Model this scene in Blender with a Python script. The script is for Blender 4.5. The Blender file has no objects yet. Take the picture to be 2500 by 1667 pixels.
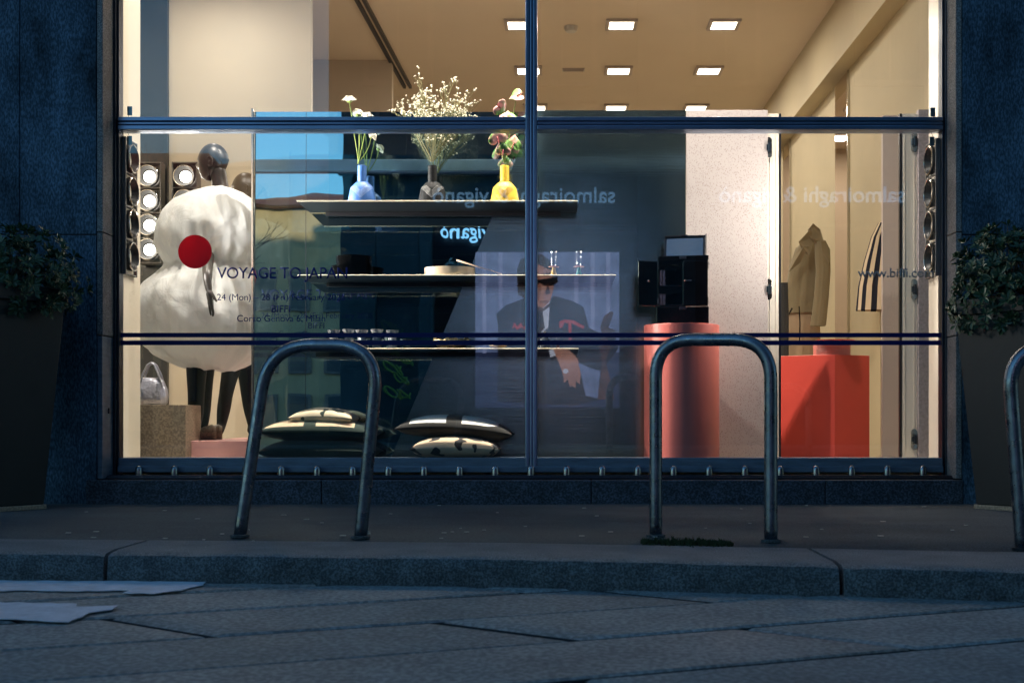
import bpy, bmesh, math, random
from mathutils import Vector, Matrix, noise
R = math.radians
sc = bpy.context.scene
CAMD, CAMH, F, VX, VY = 7.05, 0.47, 3000.0, 1356.0, 1022.0   # camera distance to glass, height, focal in photo px, vanishing point

# ------------------------------------------------------------------ camera, world, sun, exposure
cd = bpy.data.cameras.new("camera"); cam = bpy.data.objects.new("camera", cd); sc.collection.objects.link(cam)
cam.location = (0, -CAMD, CAMH); cam.rotation_euler = (R(90), 0, 0)
cd.sensor_width = 36; cd.lens = 36 * F / 2500
cd.shift_x = -(VX - 1250) / 2500; cd.shift_y = (VY - 833.5) / 2500
cd.clip_start = 0.05; cd.clip_end = 2000
cd.dof.use_dof = True; cd.dof.focus_distance = 7.3; cd.dof.aperture_fstop = 5.6
sc.camera = cam
w = bpy.data.worlds.new("World"); sc.world = w; w.use_nodes = True
wt = w.node_tree; bg = wt.nodes["Background"]
sky = wt.nodes.new("ShaderNodeTexSky"); sky.sky_type = 'NISHITA'; sky.sun_disc = False
SUN_EL, SUN_AZ = 7.0, 12.0
sky.sun_elevation = R(SUN_EL); sky.sun_rotation = R(SUN_AZ); sky.ozone_density = 4.0; sky.dust_density = 0.3
tint = wt.nodes.new("ShaderNodeMix"); tint.data_type = 'RGBA'; tint.blend_type = 'MULTIPLY'; tint.inputs[0].default_value = 1; tint.inputs[7].default_value = (1.03, 1.10, .97, 1)
wt.links.new(sky.outputs[0], tint.inputs[6]); wt.links.new(tint.outputs[2], bg.inputs[0]); bg.inputs[1].default_value = 0.15
sl = bpy.data.lights.new("sun", 'SUN'); sl.energy = 2.0; sl.angle = R(0.5); sl.color = (1, .72, .48)
so = bpy.data.objects.new("sun", sl); sc.collection.objects.link(so)
sdir = Vector((math.sin(R(SUN_AZ)) * math.cos(R(SUN_EL)), math.cos(R(SUN_AZ)) * math.cos(R(SUN_EL)), math.sin(R(SUN_EL))))
so.rotation_euler = sdir.to_track_quat('Z', 'Y').to_euler(); so.location = (0, 5, 30)
sc.view_settings.view_transform = 'Standard'; sc.view_settings.look = 'None'
sc.view_settings.exposure = .95; sc.view_settings.gamma = 1
cy = sc.cycles
cy.max_bounces = 10; cy.glossy_bounces = 6; cy.transparent_max_bounces = 16; cy.diffuse_bounces = 4
cy.sample_clamp_indirect = 4.0; cy.caustics_reflective = False; cy.caustics_refractive = False
cy.use_denoising = True

# ------------------------------------------------------------------ helpers
def P(px, py, d):            # the place seen at a photo pixel, d metres from the camera plane
    return Vector(((px - VX) * d / F, d - CAMD, CAMH + (VY - py) * d / F))
def PX(px, d): return (px - VX) * d / F
def PZ(py, d): return CAMH + (VY - py) * d / F
def G(px, py, z):            # point on the horizontal plane z
    d = (z - CAMH) * F / (VY - py)
    return P(px, py, d)

def link(o): sc.collection.objects.link(o)
def thing(name, label, cat, loc=(0, 0, 0), group=None, rz=0):
    o = bpy.data.objects.new(name, None); link(o); o.location = loc; o.rotation_euler = (0, 0, rz)
    o.empty_display_size = .1
    return tag(o, label, cat, group)
def tag(o, label=None, cat=None, group=None, kind=None):
    if label: o["label"] = label
    if cat: o["category"] = cat
    if group: o["group"] = group
    if kind: o["kind"] = kind
    return o
def kids(o): return [c for c in bpy.data.objects if c.parent == o]
def copy_tree(o, parent=None):
    c = o.copy(); link(c); c.parent = parent
    for ch in kids(o): copy_tree(ch, c)
    return c

class MB:
    def __init__(s): s.v = []; s.f = []; s.m = []; s.mi = 0
    def add(s, vs, fs):
        b = len(s.v); s.v += [Vector(p) for p in vs]
        for f in fs: s.f.append([b + i for i in f]); s.m.append(s.mi)
        return s
    def box(s, x0, x1, y0, y1, z0, z1):
        return s.add([(x0,y0,z0),(x1,y0,z0),(x1,y1,z0),(x0,y1,z0),(x0,y0,z1),(x1,y0,z1),(x1,y1,z1),(x0,y1,z1)],
            [(0,3,2,1),(4,5,6,7),(0,1,5,4),(1,2,6,5),(2,3,7,6),(3,0,4,7)])
    def prism_xz(s, pts, y0, y1):      # outline in x,z (ccw seen from -y) given thickness in y
        n = len(pts)
        return s.add([(x, y0, z) for x, z in pts] + [(x, y1, z) for x, z in pts],
            [tuple(range(n)), tuple(reversed(range(n, 2*n)))] + [((i+1) % n, i, i+n, (i+1) % n + n) for i in range(n)])
    def prism_xy(s, pts, z0, z1):
        n = len(pts)
        return s.add([(x, y, z0) for x, y in pts] + [(x, y, z1) for x, y in pts],
            [tuple(reversed(range(n))), tuple(range(n, 2*n))] + [(i, (i+1) % n, (i+1) % n + n, i+n) for i in range(n)])
    def loft(s, rings, cap=True, closed=True):
        n = len(rings[0]); b = len(s.v); vs = [p for r in rings for p in r]; fs = []
        for k in range(len(rings)-1):
            for i in range(n if closed else n-1):
                j = (i+1) % n
                fs.append((k*n+i, k*n+j, (k+1)*n+j, (k+1)*n+i))
        if cap and closed:
            fs.append(tuple(reversed(range(n)))); fs.append(tuple((len(rings)-1)*n+i for i in range(n)))
        return s.add(vs, fs)
    def lathe(s, prof, c=(0,0,0), seg=32, cap=True):   # prof: (r, z)
        rings = [[(c[0]+r*math.cos(2*math.pi*i/seg), c[1]+r*math.sin(2*math.pi*i/seg), c[2]+z) for i in range(seg)] for r, z in prof]
        return s.loft(rings, cap)
    def tube(s, pts, r, seg=10, cap=True):
        pts = [Vector(p) for p in pts]; n = len(pts); rings = []; up = None
        for i, p in enumerate(pts):
            t = (pts[min(i+1, n-1)] - pts[max(i-1, 0)]).normalized()
            if up is None:
                up = t.cross(Vector((0, 1, 0)))
                if up.length < .1: up = t.cross(Vector((1, 0, 0)))
            up = (up - t * up.dot(t)).normalized(); sd = t.cross(up)
            rr = r[i] if isinstance(r, (list, tuple)) else r
            rings.append([p + up*(rr*math.cos(2*math.pi*k/seg)) + sd*(rr*math.sin(2*math.pi*k/seg)) for k in range(seg)])
        return s.loft(rings, cap)
    def ball(s, c, r, seg=10, ring=6):
        rx, ry, rz = r if isinstance(r, (tuple, list)) else (r, r, r)
        rings = []
        for k in range(1, ring):
            a = math.pi*k/ring
            rings.append([(c[0]+rx*math.sin(a)*math.cos(2*math.pi*i/seg), c[1]+ry*math.sin(a)*math.sin(2*math.pi*i/seg), c[2]-rz*math.cos(a)) for i in range(seg)])
        return s.loft(rings, True)
    def build(s, name, mats, parent=None, smooth=False, bevel=0, world=False, segs=2, autosmooth=None, sub=0):
        me = bpy.data.meshes.new(name)
        off = parent.location if (world and parent) else Vector((0,0,0))
        me.from_pydata([tuple(v - off) for v in s.v], [], s.f)
        mats = mats if isinstance(mats, (list, tuple)) else [mats]
        for m in mats: me.materials.append(m)
        me.polygons.foreach_set("material_index", [min(i, len(mats)-1) for i in s.m])
        bm = bmesh.new(); bm.from_mesh(me); bmesh.ops.recalc_face_normals(bm, faces=bm.faces)
        if bevel:
            es = [e for e in bm.edges if len(e.link_faces) == 2 and e.calc_face_angle(0) > R(28)]
            bmesh.ops.bevel(bm, geom=es, offset=bevel, segments=segs, affect='EDGES', profile=.5, clamp_overlap=True)
        bm.to_mesh(me); bm.free()
        if smooth: me.polygons.foreach_set("use_smooth", [True]*len(me.polygons))
        if autosmooth:
            me.polygons.foreach_set("use_smooth", [True]*len(me.polygons)); me.set_sharp_from_angle(angle=R(autosmooth))
        me.update()
        o = bpy.data.objects.new(name, me); link(o)
        if parent: o.parent = parent
        if sub:
            md = o.modifiers.new("sub", 'SUBSURF'); md.levels = sub; md.render_levels = sub
        return o

# ------------------------------------------------------------------ materials
def mat(name, col, rough=.5, metal=0, bump=0, bscale=40, var=0, vscale=6, emit=None, estr=0, spec=.5, stretch=(1,1,1), speck=None, speck_scale=250, coat=0, sheen=0):
    m = bpy.data.materials.new(name); m.use_nodes = True; nt = m.node_tree; N = nt.nodes; L = nt.links
    b = N["Principled BSDF"]; b.inputs["Roughness"].default_value = rough; b.inputs["Metallic"].default_value = metal
    b.inputs["Base Color"].default_value = (*col, 1); b.inputs["Specular IOR Level"].default_value = spec
    b.inputs["Coat Weight"].default_value = coat; b.inputs["Coat Roughness"].default_value = .08; b.inputs["Sheen Weight"].default_value = sheen
    if emit: b.inputs["Emission Color"].default_value = (*emit, 1); b.inputs["Emission Strength"].default_value = estr
    tc = N.new("ShaderNodeTexCoord"); mp = N.new("ShaderNodeMapping"); mp.inputs["Scale"].default_value = stretch
    L.new(tc.outputs["Object"], mp.inputs[0])
    cur = None
    if var:
        n = N.new("ShaderNodeTexNoise"); n.inputs["Scale"].default_value = vscale; n.inputs["Detail"].default_value = 6; n.inputs["Roughness"].default_value = .65
        L.new(mp.outputs[0], n.inputs["Vector"])
        cr = N.new("ShaderNodeValToRGB"); cr.color_ramp.elements[0].position = .3; cr.color_ramp.elements[1].position = .7
        cr.color_ramp.elements[0].color = (*[c*(1-var) for c in col], 1); cr.color_ramp.elements[1].color = (*[min(1, c*(1+var)) for c in col], 1)
        L.new(n.outputs[0], cr.inputs[0]); cur = cr.outputs[0]
    if speck:
        n = N.new("ShaderNodeTexNoise"); n.inputs["Scale"].default_value = speck_scale; n.inputs["Detail"].default_value = 3
        L.new(mp.outputs[0], n.inputs["Vector"])
        r2 = N.new("ShaderNodeValToRGB"); r2.color_ramp.elements[0].position = .42; r2.color_ramp.elements[1].position = .62
        r2.color_ramp.elements[0].color = (*[speck]*3, 1); r2.color_ramp.elements[1].color = (1.5, 1.5, 1.5, 1)
        L.new(n.outputs[0], r2.inputs[0])
        mx = N.new("ShaderNodeMix"); mx.data_type = 'RGBA'; mx.blend_type = 'MULTIPLY'; mx.inputs[0].default_value = 1
        if cur: L.new(cur, mx.inputs[6])
        else: mx.inputs[6].default_value = (*col, 1)
        L.new(r2.outputs[0], mx.inputs[7]); cur = mx.outputs[2]
    if cur: L.new(cur, b.inputs["Base Color"])
    if bump:
        n = N.new("ShaderNodeTexNoise"); n.inputs["Scale"].default_value = bscale; n.inputs["Detail"].default_value = 5
        L.new(mp.outputs[0], n.inputs["Vector"])
        bp = N.new("ShaderNodeBump"); bp.inputs["Strength"].default_value = bump; bp.inputs["Distance"].default_value = .01
        L.new(n.outputs[0], bp.inputs["Height"]); L.new(bp.outputs[0], b.inputs["Normal"])
    return m

def glass_mat(name, base=.045, tint=(1,1,1)):
    m = bpy.data.materials.new(name); m.use_nodes = True; nt = m.node_tree; N = nt.nodes; L = nt.links
    N.remove(N["Principled BSDF"]); out = N["Material Output"]
    lw = N.new("ShaderNodeLayerWeight"); lw.inputs[0].default_value = .5
    p = N.new("ShaderNodeMath"); p.operation = 'POWER'; p.inputs[1].default_value = 5; L.new(lw.outputs["Facing"], p.inputs[0])
    q = N.new("ShaderNodeMath"); q.operation = 'MULTIPLY_ADD'; q.inputs[1].default_value = .9; q.inputs[2].default_value = base; L.new(p.outputs[0], q.inputs[0])
    t = N.new("ShaderNodeBsdfTransparent"); t.inputs[0].default_value = (*tint, 1)
    g = N.new("ShaderNodeBsdfGlossy"); g.inputs["Roughness"].default_value = 0
    mx = N.new("ShaderNodeMixShader"); L.new(q.outputs[0], mx.inputs[0]); L.new(t.outputs[0], mx.inputs[1]); L.new(g.outputs[0], mx.inputs[2])
    L.new(mx.outputs[0], out.inputs[0])
    return m

def cloth_trans(name, col, trans=.35):
    m = bpy.data.materials.new(name); m.use_nodes = True; nt = m.node_tree; N = nt.nodes; L = nt.links
    b = N["Principled BSDF"]; b.inputs["Base Color"].default_value = (*col, 1); b.inputs["Roughness"].default_value = .8; b.inputs["Specular IOR Level"].default_value = .2
    t = N.new("ShaderNodeBsdfTranslucent"); t.inputs[0].default_value = (*col, 1)
    mx = N.new("ShaderNodeMixShader"); mx.inputs[0].default_value = trans
    tc = N.new("ShaderNodeTexCoord"); n = N.new("ShaderNodeTexNoise"); n.inputs["Scale"].default_value = 9; n.inputs["Detail"].default_value = 5; n.inputs["Distortion"].default_value = 1.2
    L.new(tc.outputs["Object"], n.inputs["Vector"])
    bp = N.new("ShaderNodeBump"); bp.inputs["Strength"].default_value = .26; bp.inputs["Distance"].default_value = .02
    L.new(n.outputs[0], bp.inputs["Height"]); L.new(bp.outputs[0], b.inputs["Normal"])
    vo = N.new("ShaderNodeTexVoronoi"); vo.feature = 'DISTANCE_TO_EDGE'; vo.inputs["Scale"].default_value = 5.5
    dm = N.new("ShaderNodeMix"); dm.data_type = 'RGBA'; dm.inputs[0].default_value = .16; L.new(tc.outputs["Object"], dm.inputs[6]); L.new(n.outputs["Color"], dm.inputs[7]); L.new(dm.outputs[2], vo.inputs["Vector"])
    sq = N.new("ShaderNodeMath"); sq.operation = 'POWER'; sq.inputs[1].default_value = .5; L.new(vo.outputs["Distance"], sq.inputs[0])
    b2 = N.new("ShaderNodeBump"); b2.inputs["Strength"].default_value = .09; b2.inputs["Distance"].default_value = .05; L.new(sq.outputs[0], b2.inputs["Height"]); L.new(bp.outputs[0], b2.inputs["Normal"]); L.new(b2.outputs[0], b.inputs["Normal"]); L.new(b2.outputs[0], t.inputs["Normal"])
    L.new(b.outputs[0], mx.inputs[1]); L.new(t.outputs[0], mx.inputs[2]); L.new(mx.outputs[0], N["Material Output"].inputs[0])
    return m

M = {}
M['granite'] = mat('blue_granite', (.06, .105, .155), .75, bump=.5, bscale=90, var=.75, vscale=4.5, speck=.6, speck_scale=110, stretch=(1, 1, .4), spec=.2)
M['jamb'] = mat('grey_granite', (.2, .19, .19), .75, bump=.3, bscale=90, var=.3, vscale=5, speck=.6, speck_scale=180)
M['plinth'] = mat('dark_granite', (.045, .06, .085), .6, bump=.4, bscale=60, var=.5, vscale=9, speck=.4, speck_scale=90)
M['frame'] = mat('blue_steel', (.24, .32, .46), .28, .85, var=.15, vscale=3, stretch=(1, 1, 1))
M['framedk'] = mat('dark_steel', (.05, .06, .08), .35, .8, bump=.05, bscale=20)
M['sill'] = mat('weathered_sill', (.14, .19, .25), .5, .3, bump=.15, bscale=30, var=.3, vscale=6, stretch=(1, 1, 6))
M['steel'] = mat('stainless', (.34, .35, .37), .22, 1, bump=.03, bscale=120)
M['rack'] = mat('rack_steel', (.22, .24, .28), .27, 1, bump=.06, bscale=25, var=.3, vscale=12)
M['glass'] = glass_mat('window_glass', .058)
M['thinglass'] = glass_mat('tumbler_glass', .12)
M['asphalt'] = mat('asphalt', (.070, .082, .088), .85, bump=.6, bscale=120, var=.3, vscale=2.5, speck=.55, speck_scale=220, stretch=(.6, 1, 1))
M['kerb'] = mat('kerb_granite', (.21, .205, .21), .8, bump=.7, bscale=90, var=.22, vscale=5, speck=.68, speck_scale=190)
M['kerbface'] = mat('kerb_split_face_shaded', (.10, .12, .13), .9, bump=1, bscale=70, var=.4, vscale=12, speck=.6, speck_scale=150)  # rough split face; its shade against the top is put into the darker colour
M['slab'] = mat('road_granite', (.245, .26, .26), .75, bump=.45, bscale=70, var=.25, vscale=3, speck=.85, speck_scale=60)
M['joint'] = mat('joint_dirt', (.03, .032, .036), .95, bump=.5, bscale=80)
M['paint'] = mat('road_paint', (.70, .72, .80), .7, bump=.4, bscale=60, var=.18, vscale=14)
M['cream'] = mat('cream_wall', (.78, .70, .55), .55, var=.03, vscale=2)
M['creamgloss'] = mat('cream_gloss', (.80, .72, .60), .25, var=.02, vscale=2)
M['ceiling'] = mat('ceiling_paint', (.66, .55, .42), .7, var=.03, vscale=1.5)
M['beige'] = mat('beige_wall', (.50, .415, .26), .7, var=.04, vscale=2)
M['brownwall'] = mat('taupe_wall', (.50, .41, .30), .7, var=.04, vscale=2)
M['taupe'] = mat('taupe_panel', (.45, .38, .34), .55)
M['floor'] = mat('shop_floor', (.45, .38, .28), .3, var=.1)
M['deck'] = mat('display_deck', (.40, .40, .38), .35, var=.1, vscale=8)
M['black'] = mat('black_edge', (.01, .01, .012), .35)
M['lacquer'] = mat('black_lacquer', (.004, .004, .005), .06, coat=1)
def vinyl(name, col, tr):
    m = mat(name, col, .5); nt = m.node_tree; N = nt.nodes; L = nt.links; t = N.new("ShaderNodeBsdfTranslucent"); t.inputs[0].default_value = (*tr, 1)
    mx = N.new("ShaderNodeMixShader"); mx.inputs[0].default_value = .5; L.new(N["Principled BSDF"].outputs[0], mx.inputs[1]); L.new(t.outputs[0], mx.inputs[2]); L.new(mx.outputs[0], N["Material Output"].inputs[0]); return m
M['redvinyl'] = vinyl('red_vinyl', (.36, .015, .028), (.42, .015, .028))
M['navy'] = vinyl('navy_vinyl', (.003, .02, .20), (.002, .016, .18))
M['greyvinyl'] = mat('grey_vinyl', (.36, .34, .34), .8)
M['coral'] = mat('coral_paint', (.88, .21, .165), .38, var=.03)
M['red'] = mat('red_paint', (.66, .075, .055), .38, var=.03)
M['pink'] = mat('pink_paint', (.85, .45, .42), .4)
M['pinkbox'] = mat('pink_card', (.75, .33, .28), .5)
M['bronze'] = mat('mannequin_bronze', (.028, .022, .019), .36, .1)
M['tights'] = mat('black_tights', (.004, .004, .005), .6, spec=.15)
M['dress'] = cloth_trans('white_taffeta', (.88, .89, .87), .42)
M['stone'] = mat('stone_block', (.25, .20, .14), .5, bump=.1, bscale=30, var=.12, vscale=14, speck=.85, speck_scale=90)
M['silver'] = mat('silver_leather', (.62, .62, .70), .3, .45, bump=.9, bscale=38)
M['shoe'] = mat('glitter_shoe', (.2, .15, .09), .3, .4, bump=.8, bscale=220, speck=.3, speck_scale=300)
M['shelf'] = mat('shelf_metal', (.05, .05, .055), .28, .7)
M['shelfedge'] = mat('shelf_edge', (.9, .82, .62), .4)
M['bluevase'] = mat('blue_ceramic', (.03, .11, .33), .45, bump=.25, bscale=90)
M['blackvase'] = mat('black_ceramic', (.008, .008, .008), .6, bump=.35, bscale=90, spec=.2)
M['yellowvase'] = mat('yellow_ceramic', (.78, .50, .04), .45, bump=.3, bscale=90)
M['bluegroove'] = mat('blue_groove', (.20, .30, .52), .5)
M['blackgroove'] = mat('grey_groove', (.25, .25, .24), .5)
M['yellowgroove'] = mat('ochre_groove', (.40, .24, .02), .5)
M['stem'] = mat('green_stem', (.22, .30, .07), .5)
M['drystem'] = mat('dry_stem', (.16, .15, .06), .7)
M['petal'] = mat('white_petal', (.85, .82, .68), .6)
M['gyps'] = mat('small_blossom', (.85, .80, .62), .6)
M['spadix'] = mat('dark_spadix', (.22, .03, .03), .5)
M['plate'] = mat('black_plate', (.006, .006, .006), .25)
M['ivory'] = mat('ivory_bowl', (.72, .55, .36), .5, bump=.05, bscale=20)
M['wood'] = mat('pale_wood', (.62, .42, .28), .5)
M['amber'] = mat('amber_glass', (.85, .55, .15), .15)
M['teal'] = mat('teal_glass', (.04, .32, .32), .15)
M['gold'] = mat('crumpled_gold', (.5, .36, .18), .3, .8, bump=1, bscale=50)
M['gimbal'] = mat('gimbal_dark_chrome', (.03, .03, .03), .4, .6)
M['housing'] = mat('housing_grey', (.16, .155, .15), .4, .5)
M['leaf'] = mat('evergreen_leaf', (.035, .075, .035), .4, var=.5, vscale=12)
M['planter'] = mat('planter_grey_green', (.012, .015, .015), .6, var=.2, vscale=5)
M['coat'] = mat('khaki_cotton', (.24, .19, .105), .85, bump=1.0, bscale=7, sheen=.2)
M['knitc'] = mat('cream_knit', (.70, .56, .38), .9, bump=.3, bscale=120)
M['knitn'] = mat('navy_knit', (.008, .010, .022), .9, bump=.3, bscale=120)
M['skirt'] = mat('pleated_skirt', (.38, .27, .17), .8)
M['moss'] = mat('moss', (.035, .05, .015), .95, bump=1, bscale=90)
M['brass'] = mat('mirror_edge_brass', (.5, .42, .34), .25, .9)
M['chrome'] = mat('chrome', (.6, .57, .52), .15, 1)
M['socket'] = mat('socket_plate', (.5, .47, .42), .4)
M['tagb'] = mat('sensor_blue', (.02, .09, .13), .4)
M['plaster'] = mat('teal_render', (.06, .13, .16), .8, bump=.3, bscale=10, var=.25, vscale=1.5)
M['shopdark'] = mat('dark_shop_front', (.012, .018, .028), .3)
M['yellowfac'] = mat('yellow_render', (.58, .45, .27), .8, var=.2, vscale=.6)
M['roof'] = mat('red_tiles', (.30, .10, .07), .8, bump=.8, bscale=5, var=.3, vscale=3)
M['window_dark'] = mat('window_dark', (.05, .08, .11), .2)
M['bark'] = mat('bark', (.10, .075, .055), .9)
M['green_spray'] = mat('green_spray', (.25, .45, .10), .7)
M['pebble'] = mat('litter', (.5, .48, .42), .7)

_nt = M['rack'].node_tree; _b = _nt.nodes['Principled BSDF']; _n = _nt.nodes.new('ShaderNodeTexNoise'); _n.inputs['Scale'].default_value = 18; _n.inputs['Detail'].default_value = 8; _n.inputs['Roughness'].default_value = .75
_t = _nt.nodes.new('ShaderNodeTexCoord'); _nt.links.new(_t.outputs['Object'], _n.inputs['Vector'])
_m = _nt.nodes.new('ShaderNodeMapRange'); _m.inputs['From Min'].default_value = .35; _m.inputs['From Max'].default_value = .65; _m.inputs['To Min'].default_value = .16; _m.inputs['To Max'].default_value = .5
_nt.links.new(_n.outputs[0], _m.inputs['Value']); _nt.links.new(_m.outputs[0], _b.inputs['Roughness'])
# mirror, brushed metal and wallpaper
def mirror_mat(name, tint, rough, wav, brushed=False):
    m = bpy.data.materials.new(name); m.use_nodes = True; nt = m.node_tree; N = nt.nodes; L = nt.links
    b = N["Principled BSDF"]; b.inputs["Base Color"].default_value = (*tint, 1); b.inputs["Metallic"].default_value = 1; b.inputs["Roughness"].default_value = rough
    tc = N.new("ShaderNodeTexCoord"); mp = N.new("ShaderNodeMapping"); L.new(tc.outputs["Object"], mp.inputs[0])
    n = N.new("ShaderNodeTexNoise"); n.inputs["Scale"].default_value = 1.0; n.inputs["Detail"].default_value = 2 if not brushed else 4
    mp.inputs["Scale"].default_value = (3.2, 1, 1.6) if not brushed else (2, 1, 240)
    L.new(mp.outputs[0], n.inputs["Vector"])
    bp = N.new("ShaderNodeBump"); bp.inputs["Strength"].default_value = wav; bp.inputs["Distance"].default_value = .01
    L.new(n.outputs[0], bp.inputs["Height"]); L.new(bp.outputs[0], b.inputs["Normal"])
    if brushed:
        n2 = N.new("ShaderNodeTexNoise"); n2.inputs["Scale"].default_value = 1.3; n2.inputs["Detail"].default_value = 2
        mp2 = N.new("ShaderNodeMapping"); mp2.inputs["Scale"].default_value = (1, 1, 2.5); L.new(tc.outputs["Object"], mp2.inputs[0]); L.new(mp2.outputs[0], n2.inputs["Vector"])
        mr = N.new("ShaderNodeMapRange"); mr.inputs["To Min"].default_value = rough*.6; mr.inputs["To Max"].default_value = rough*1.5
        L.new(n2.outputs[0], mr.inputs["Value"]); L.new(mr.outputs[0], b.inputs["Roughness"])
    return m
M['mirror'] = mirror_mat('smoked_mirror', (.50, .68, .70), 0.0, .05)
M['clearmirror'] = mirror_mat('clear_mirror', (.75, .66, .6), .02, .02)
M['brushed'] = mirror_mat('brushed_steel', (.27, .37, .35), .16, .06, True)

def wallpaper():
    m = bpy.data.materials.new("dashed_wallpaper"); m.use_nodes = True; nt = m.node_tree; N = nt.nodes; L = nt.links
    b = N["Principled BSDF"]; b.inputs["Roughness"].default_value = .7
    tc = N.new("ShaderNodeTexCoord"); mp = N.new("ShaderNodeMapping"); mp.inputs["Scale"].default_value = (170, 1, 75); mp.inputs["Rotation"].default_value = (0, R(12), 0)
    L.new(tc.outputs["Object"], mp.inputs[0])
    v = N.new("ShaderNodeTexVoronoi"); v.inputs["Scale"].default_value = 1; v.voronoi_dimensions = '3D'; v.inputs["Randomness"].default_value = .8
    L.new(mp.outputs[0], v.inputs["Vector"])
    cr = N.new("ShaderNodeValToRGB"); cr.color_ramp.elements[0].position = .20; cr.color_ramp.elements[1].position = .38
    cr.color_ramp.elements[0].color = (.26, .19, .17, 1); cr.color_ramp.elements[1].color = (.48, .415, .385, 1)
    L.new(v.outputs["Distance"], cr.inputs[0]); L.new(cr.outputs[0], b.inputs["Base Color"])
    return m
M['wallpaper'] = wallpaper()

def plaid(name, c1, c2, sx, sy, wx, ox=0.0, oy=0.0, spots=False, wy=None):
    m = bpy.data.materials.new(name); m.use_nodes = True; nt = m.node_tree; N = nt.nodes; L = nt.links
    b = N["Principled BSDF"]; b.inputs["Roughness"].default_value = .9; b.inputs["Sheen Weight"].default_value = .15
    tc = N.new("ShaderNodeTexCoord"); sep = N.new("ShaderNodeSeparateXYZ"); L.new(tc.outputs["Object"], sep.inputs[0])
    if spots:
        n = N.new("ShaderNodeTexNoise"); n.inputs["Scale"].default_value = sx; n.inputs["Detail"].default_value = 1.5; L.new(tc.outputs["Object"], n.inputs["Vector"])
        g = N.new("ShaderNodeMath"); g.operation = 'GREATER_THAN'; g.inputs[1].default_value = wx; L.new(n.outputs[0], g.inputs[0]); fac = g.outputs[0]
    else:
        outs = []
        for ax, s_, o_ in ((0, sx, ox), (1, sy, oy)):
            a = N.new("ShaderNodeMath"); a.operation = 'MULTIPLY_ADD'; a.inputs[1].default_value = s_; a.inputs[2].default_value = o_ + 50
            L.new(sep.outputs[ax], a.inputs[0])
            fr = N.new("ShaderNodeMath"); fr.operation = 'FRACT'; L.new(a.outputs[0], fr.inputs[0])
            g = N.new("ShaderNodeMath"); g.operation = 'LESS_THAN'; g.inputs[1].default_value = wx if (ax == 0 or wy is None) else wy; L.new(fr.outputs[0], g.inputs[0]); outs.append(g.outputs[0])
        mxm = N.new("ShaderNodeMath"); mxm.operation = 'MAXIMUM'; L.new(outs[0], mxm.inputs[0]); L.new(outs[1], mxm.inputs[1]); fac = mxm.outputs[0]
        if wy is not None:
            lz = N.new("ShaderNodeMath"); lz.operation = 'LESS_THAN'; lz.inputs[1].default_value = .004; L.new(sep.outputs[2], lz.inputs[0])
            m2_ = N.new("ShaderNodeMath"); m2_.operation = 'MAXIMUM'; L.new(lz.outputs[0], m2_.inputs[0]); L.new(fac, m2_.inputs[1]); fac = m2_.outputs[0]
    mx = N.new("ShaderNodeMix"); mx.data_type = 'RGBA'; mx.inputs[6].default_value = (*c1, 1); mx.inputs[7].default_value = (*c2, 1)
    L.new(fac, mx.inputs[0]); L.new(mx.outputs[2], b.inputs["Base Color"])
    n = N.new("ShaderNodeTexNoise"); n.inputs["Scale"].default_value = 160; L.new(tc.outputs["Object"], n.inputs["Vector"])
    bp = N.new("ShaderNodeBump"); bp.inputs["Strength"].default_value = .4; bp.inputs["Distance"].default_value = .004; L.new(n.outputs[0], bp.inputs["Height"]); L.new(bp.outputs[0], b.inputs["Normal"])
    return m

def emis(name, col, s):
    return mat(name, (.02, .02, .02), .5, emit=col, estr=s)
M['lamp'] = emis('lamp_glow', (1, .88, .68), 5)
M['spotglow'] = emis('spot_glow', (1, .93, .80), 4.5)
M['signglow'] = emis('sign_glow', (.30, .62, 1.0), 1.0)
M['neonglow'] = emis('neon_glow', (.30, .62, 1.0), 2.2)

def lamp_light(name, loc, rot, size, energy, parent, col=(1, .92, .80), spread=180):
    l = bpy.data.lights.new(name, 'AREA'); l.shape = 'SQUARE'; l.size = size; l.energy = energy; l.color = col; l.spread = R(spread)
    o = bpy.data.objects.new(name, l); link(o); o.location = loc; o.rotation_euler = rot
    if parent: o.parent = parent
    return o

def text_mesh(name, s, m, x0, x1, z, y, parent=None, face=-1, bold=0, extrude=.0006, capz=None, kern=1.0, align_x=None):
    c = bpy.data.curves.new(name, 'FONT'); c.body = s; c.size = 1; c.extrude = 0; c.offset = bold; c.space_character = kern
    t = bpy.data.objects.new(name + "_tmp", c); link(t)
    bpy.context.view_layer.update()
    me = bpy.data.meshes.new_from_object(t.evaluated_get(bpy.context.evaluated_depsgraph_get()))
    bpy.data.objects.remove(t); bpy.data.curves.remove(c)
    xs = [v.co.x for v in me.vertices]; ys = [v.co.y for v in me.vertices]
    a, b = min(xs), max(xs); k = abs(x1 - x0) / (b - a)
    ky = k if capz is None else capz / (.70)
    bm = bmesh.new(); bm.from_mesh(me)
    for v in bm.verts:
        xx, yy = v.co.x, v.co.y
        if face < 0: v.co = Vector((x0 + (xx - a) * k, y, z + yy * ky))
        else: v.co = Vector((x0 - (xx - a) * k, y, z + yy * ky))
    r = bmesh.ops.extrude_face_region(bm, geom=list(bm.faces))
    for e in r['geom']:
        if isinstance(e, bmesh.types.BMVert): e.co.y += extrude
    bmesh.ops.recalc_face_normals(bm, faces=bm.faces)
    if parent:
        for v in bm.verts: v.co -= parent.location
    bm.to_mesh(me); bm.free(); me.materials.clear(); me.materials.append(m)
    o = bpy.data.objects.new(name, me); link(o)
    if parent: o.parent = parent
    return o

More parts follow.
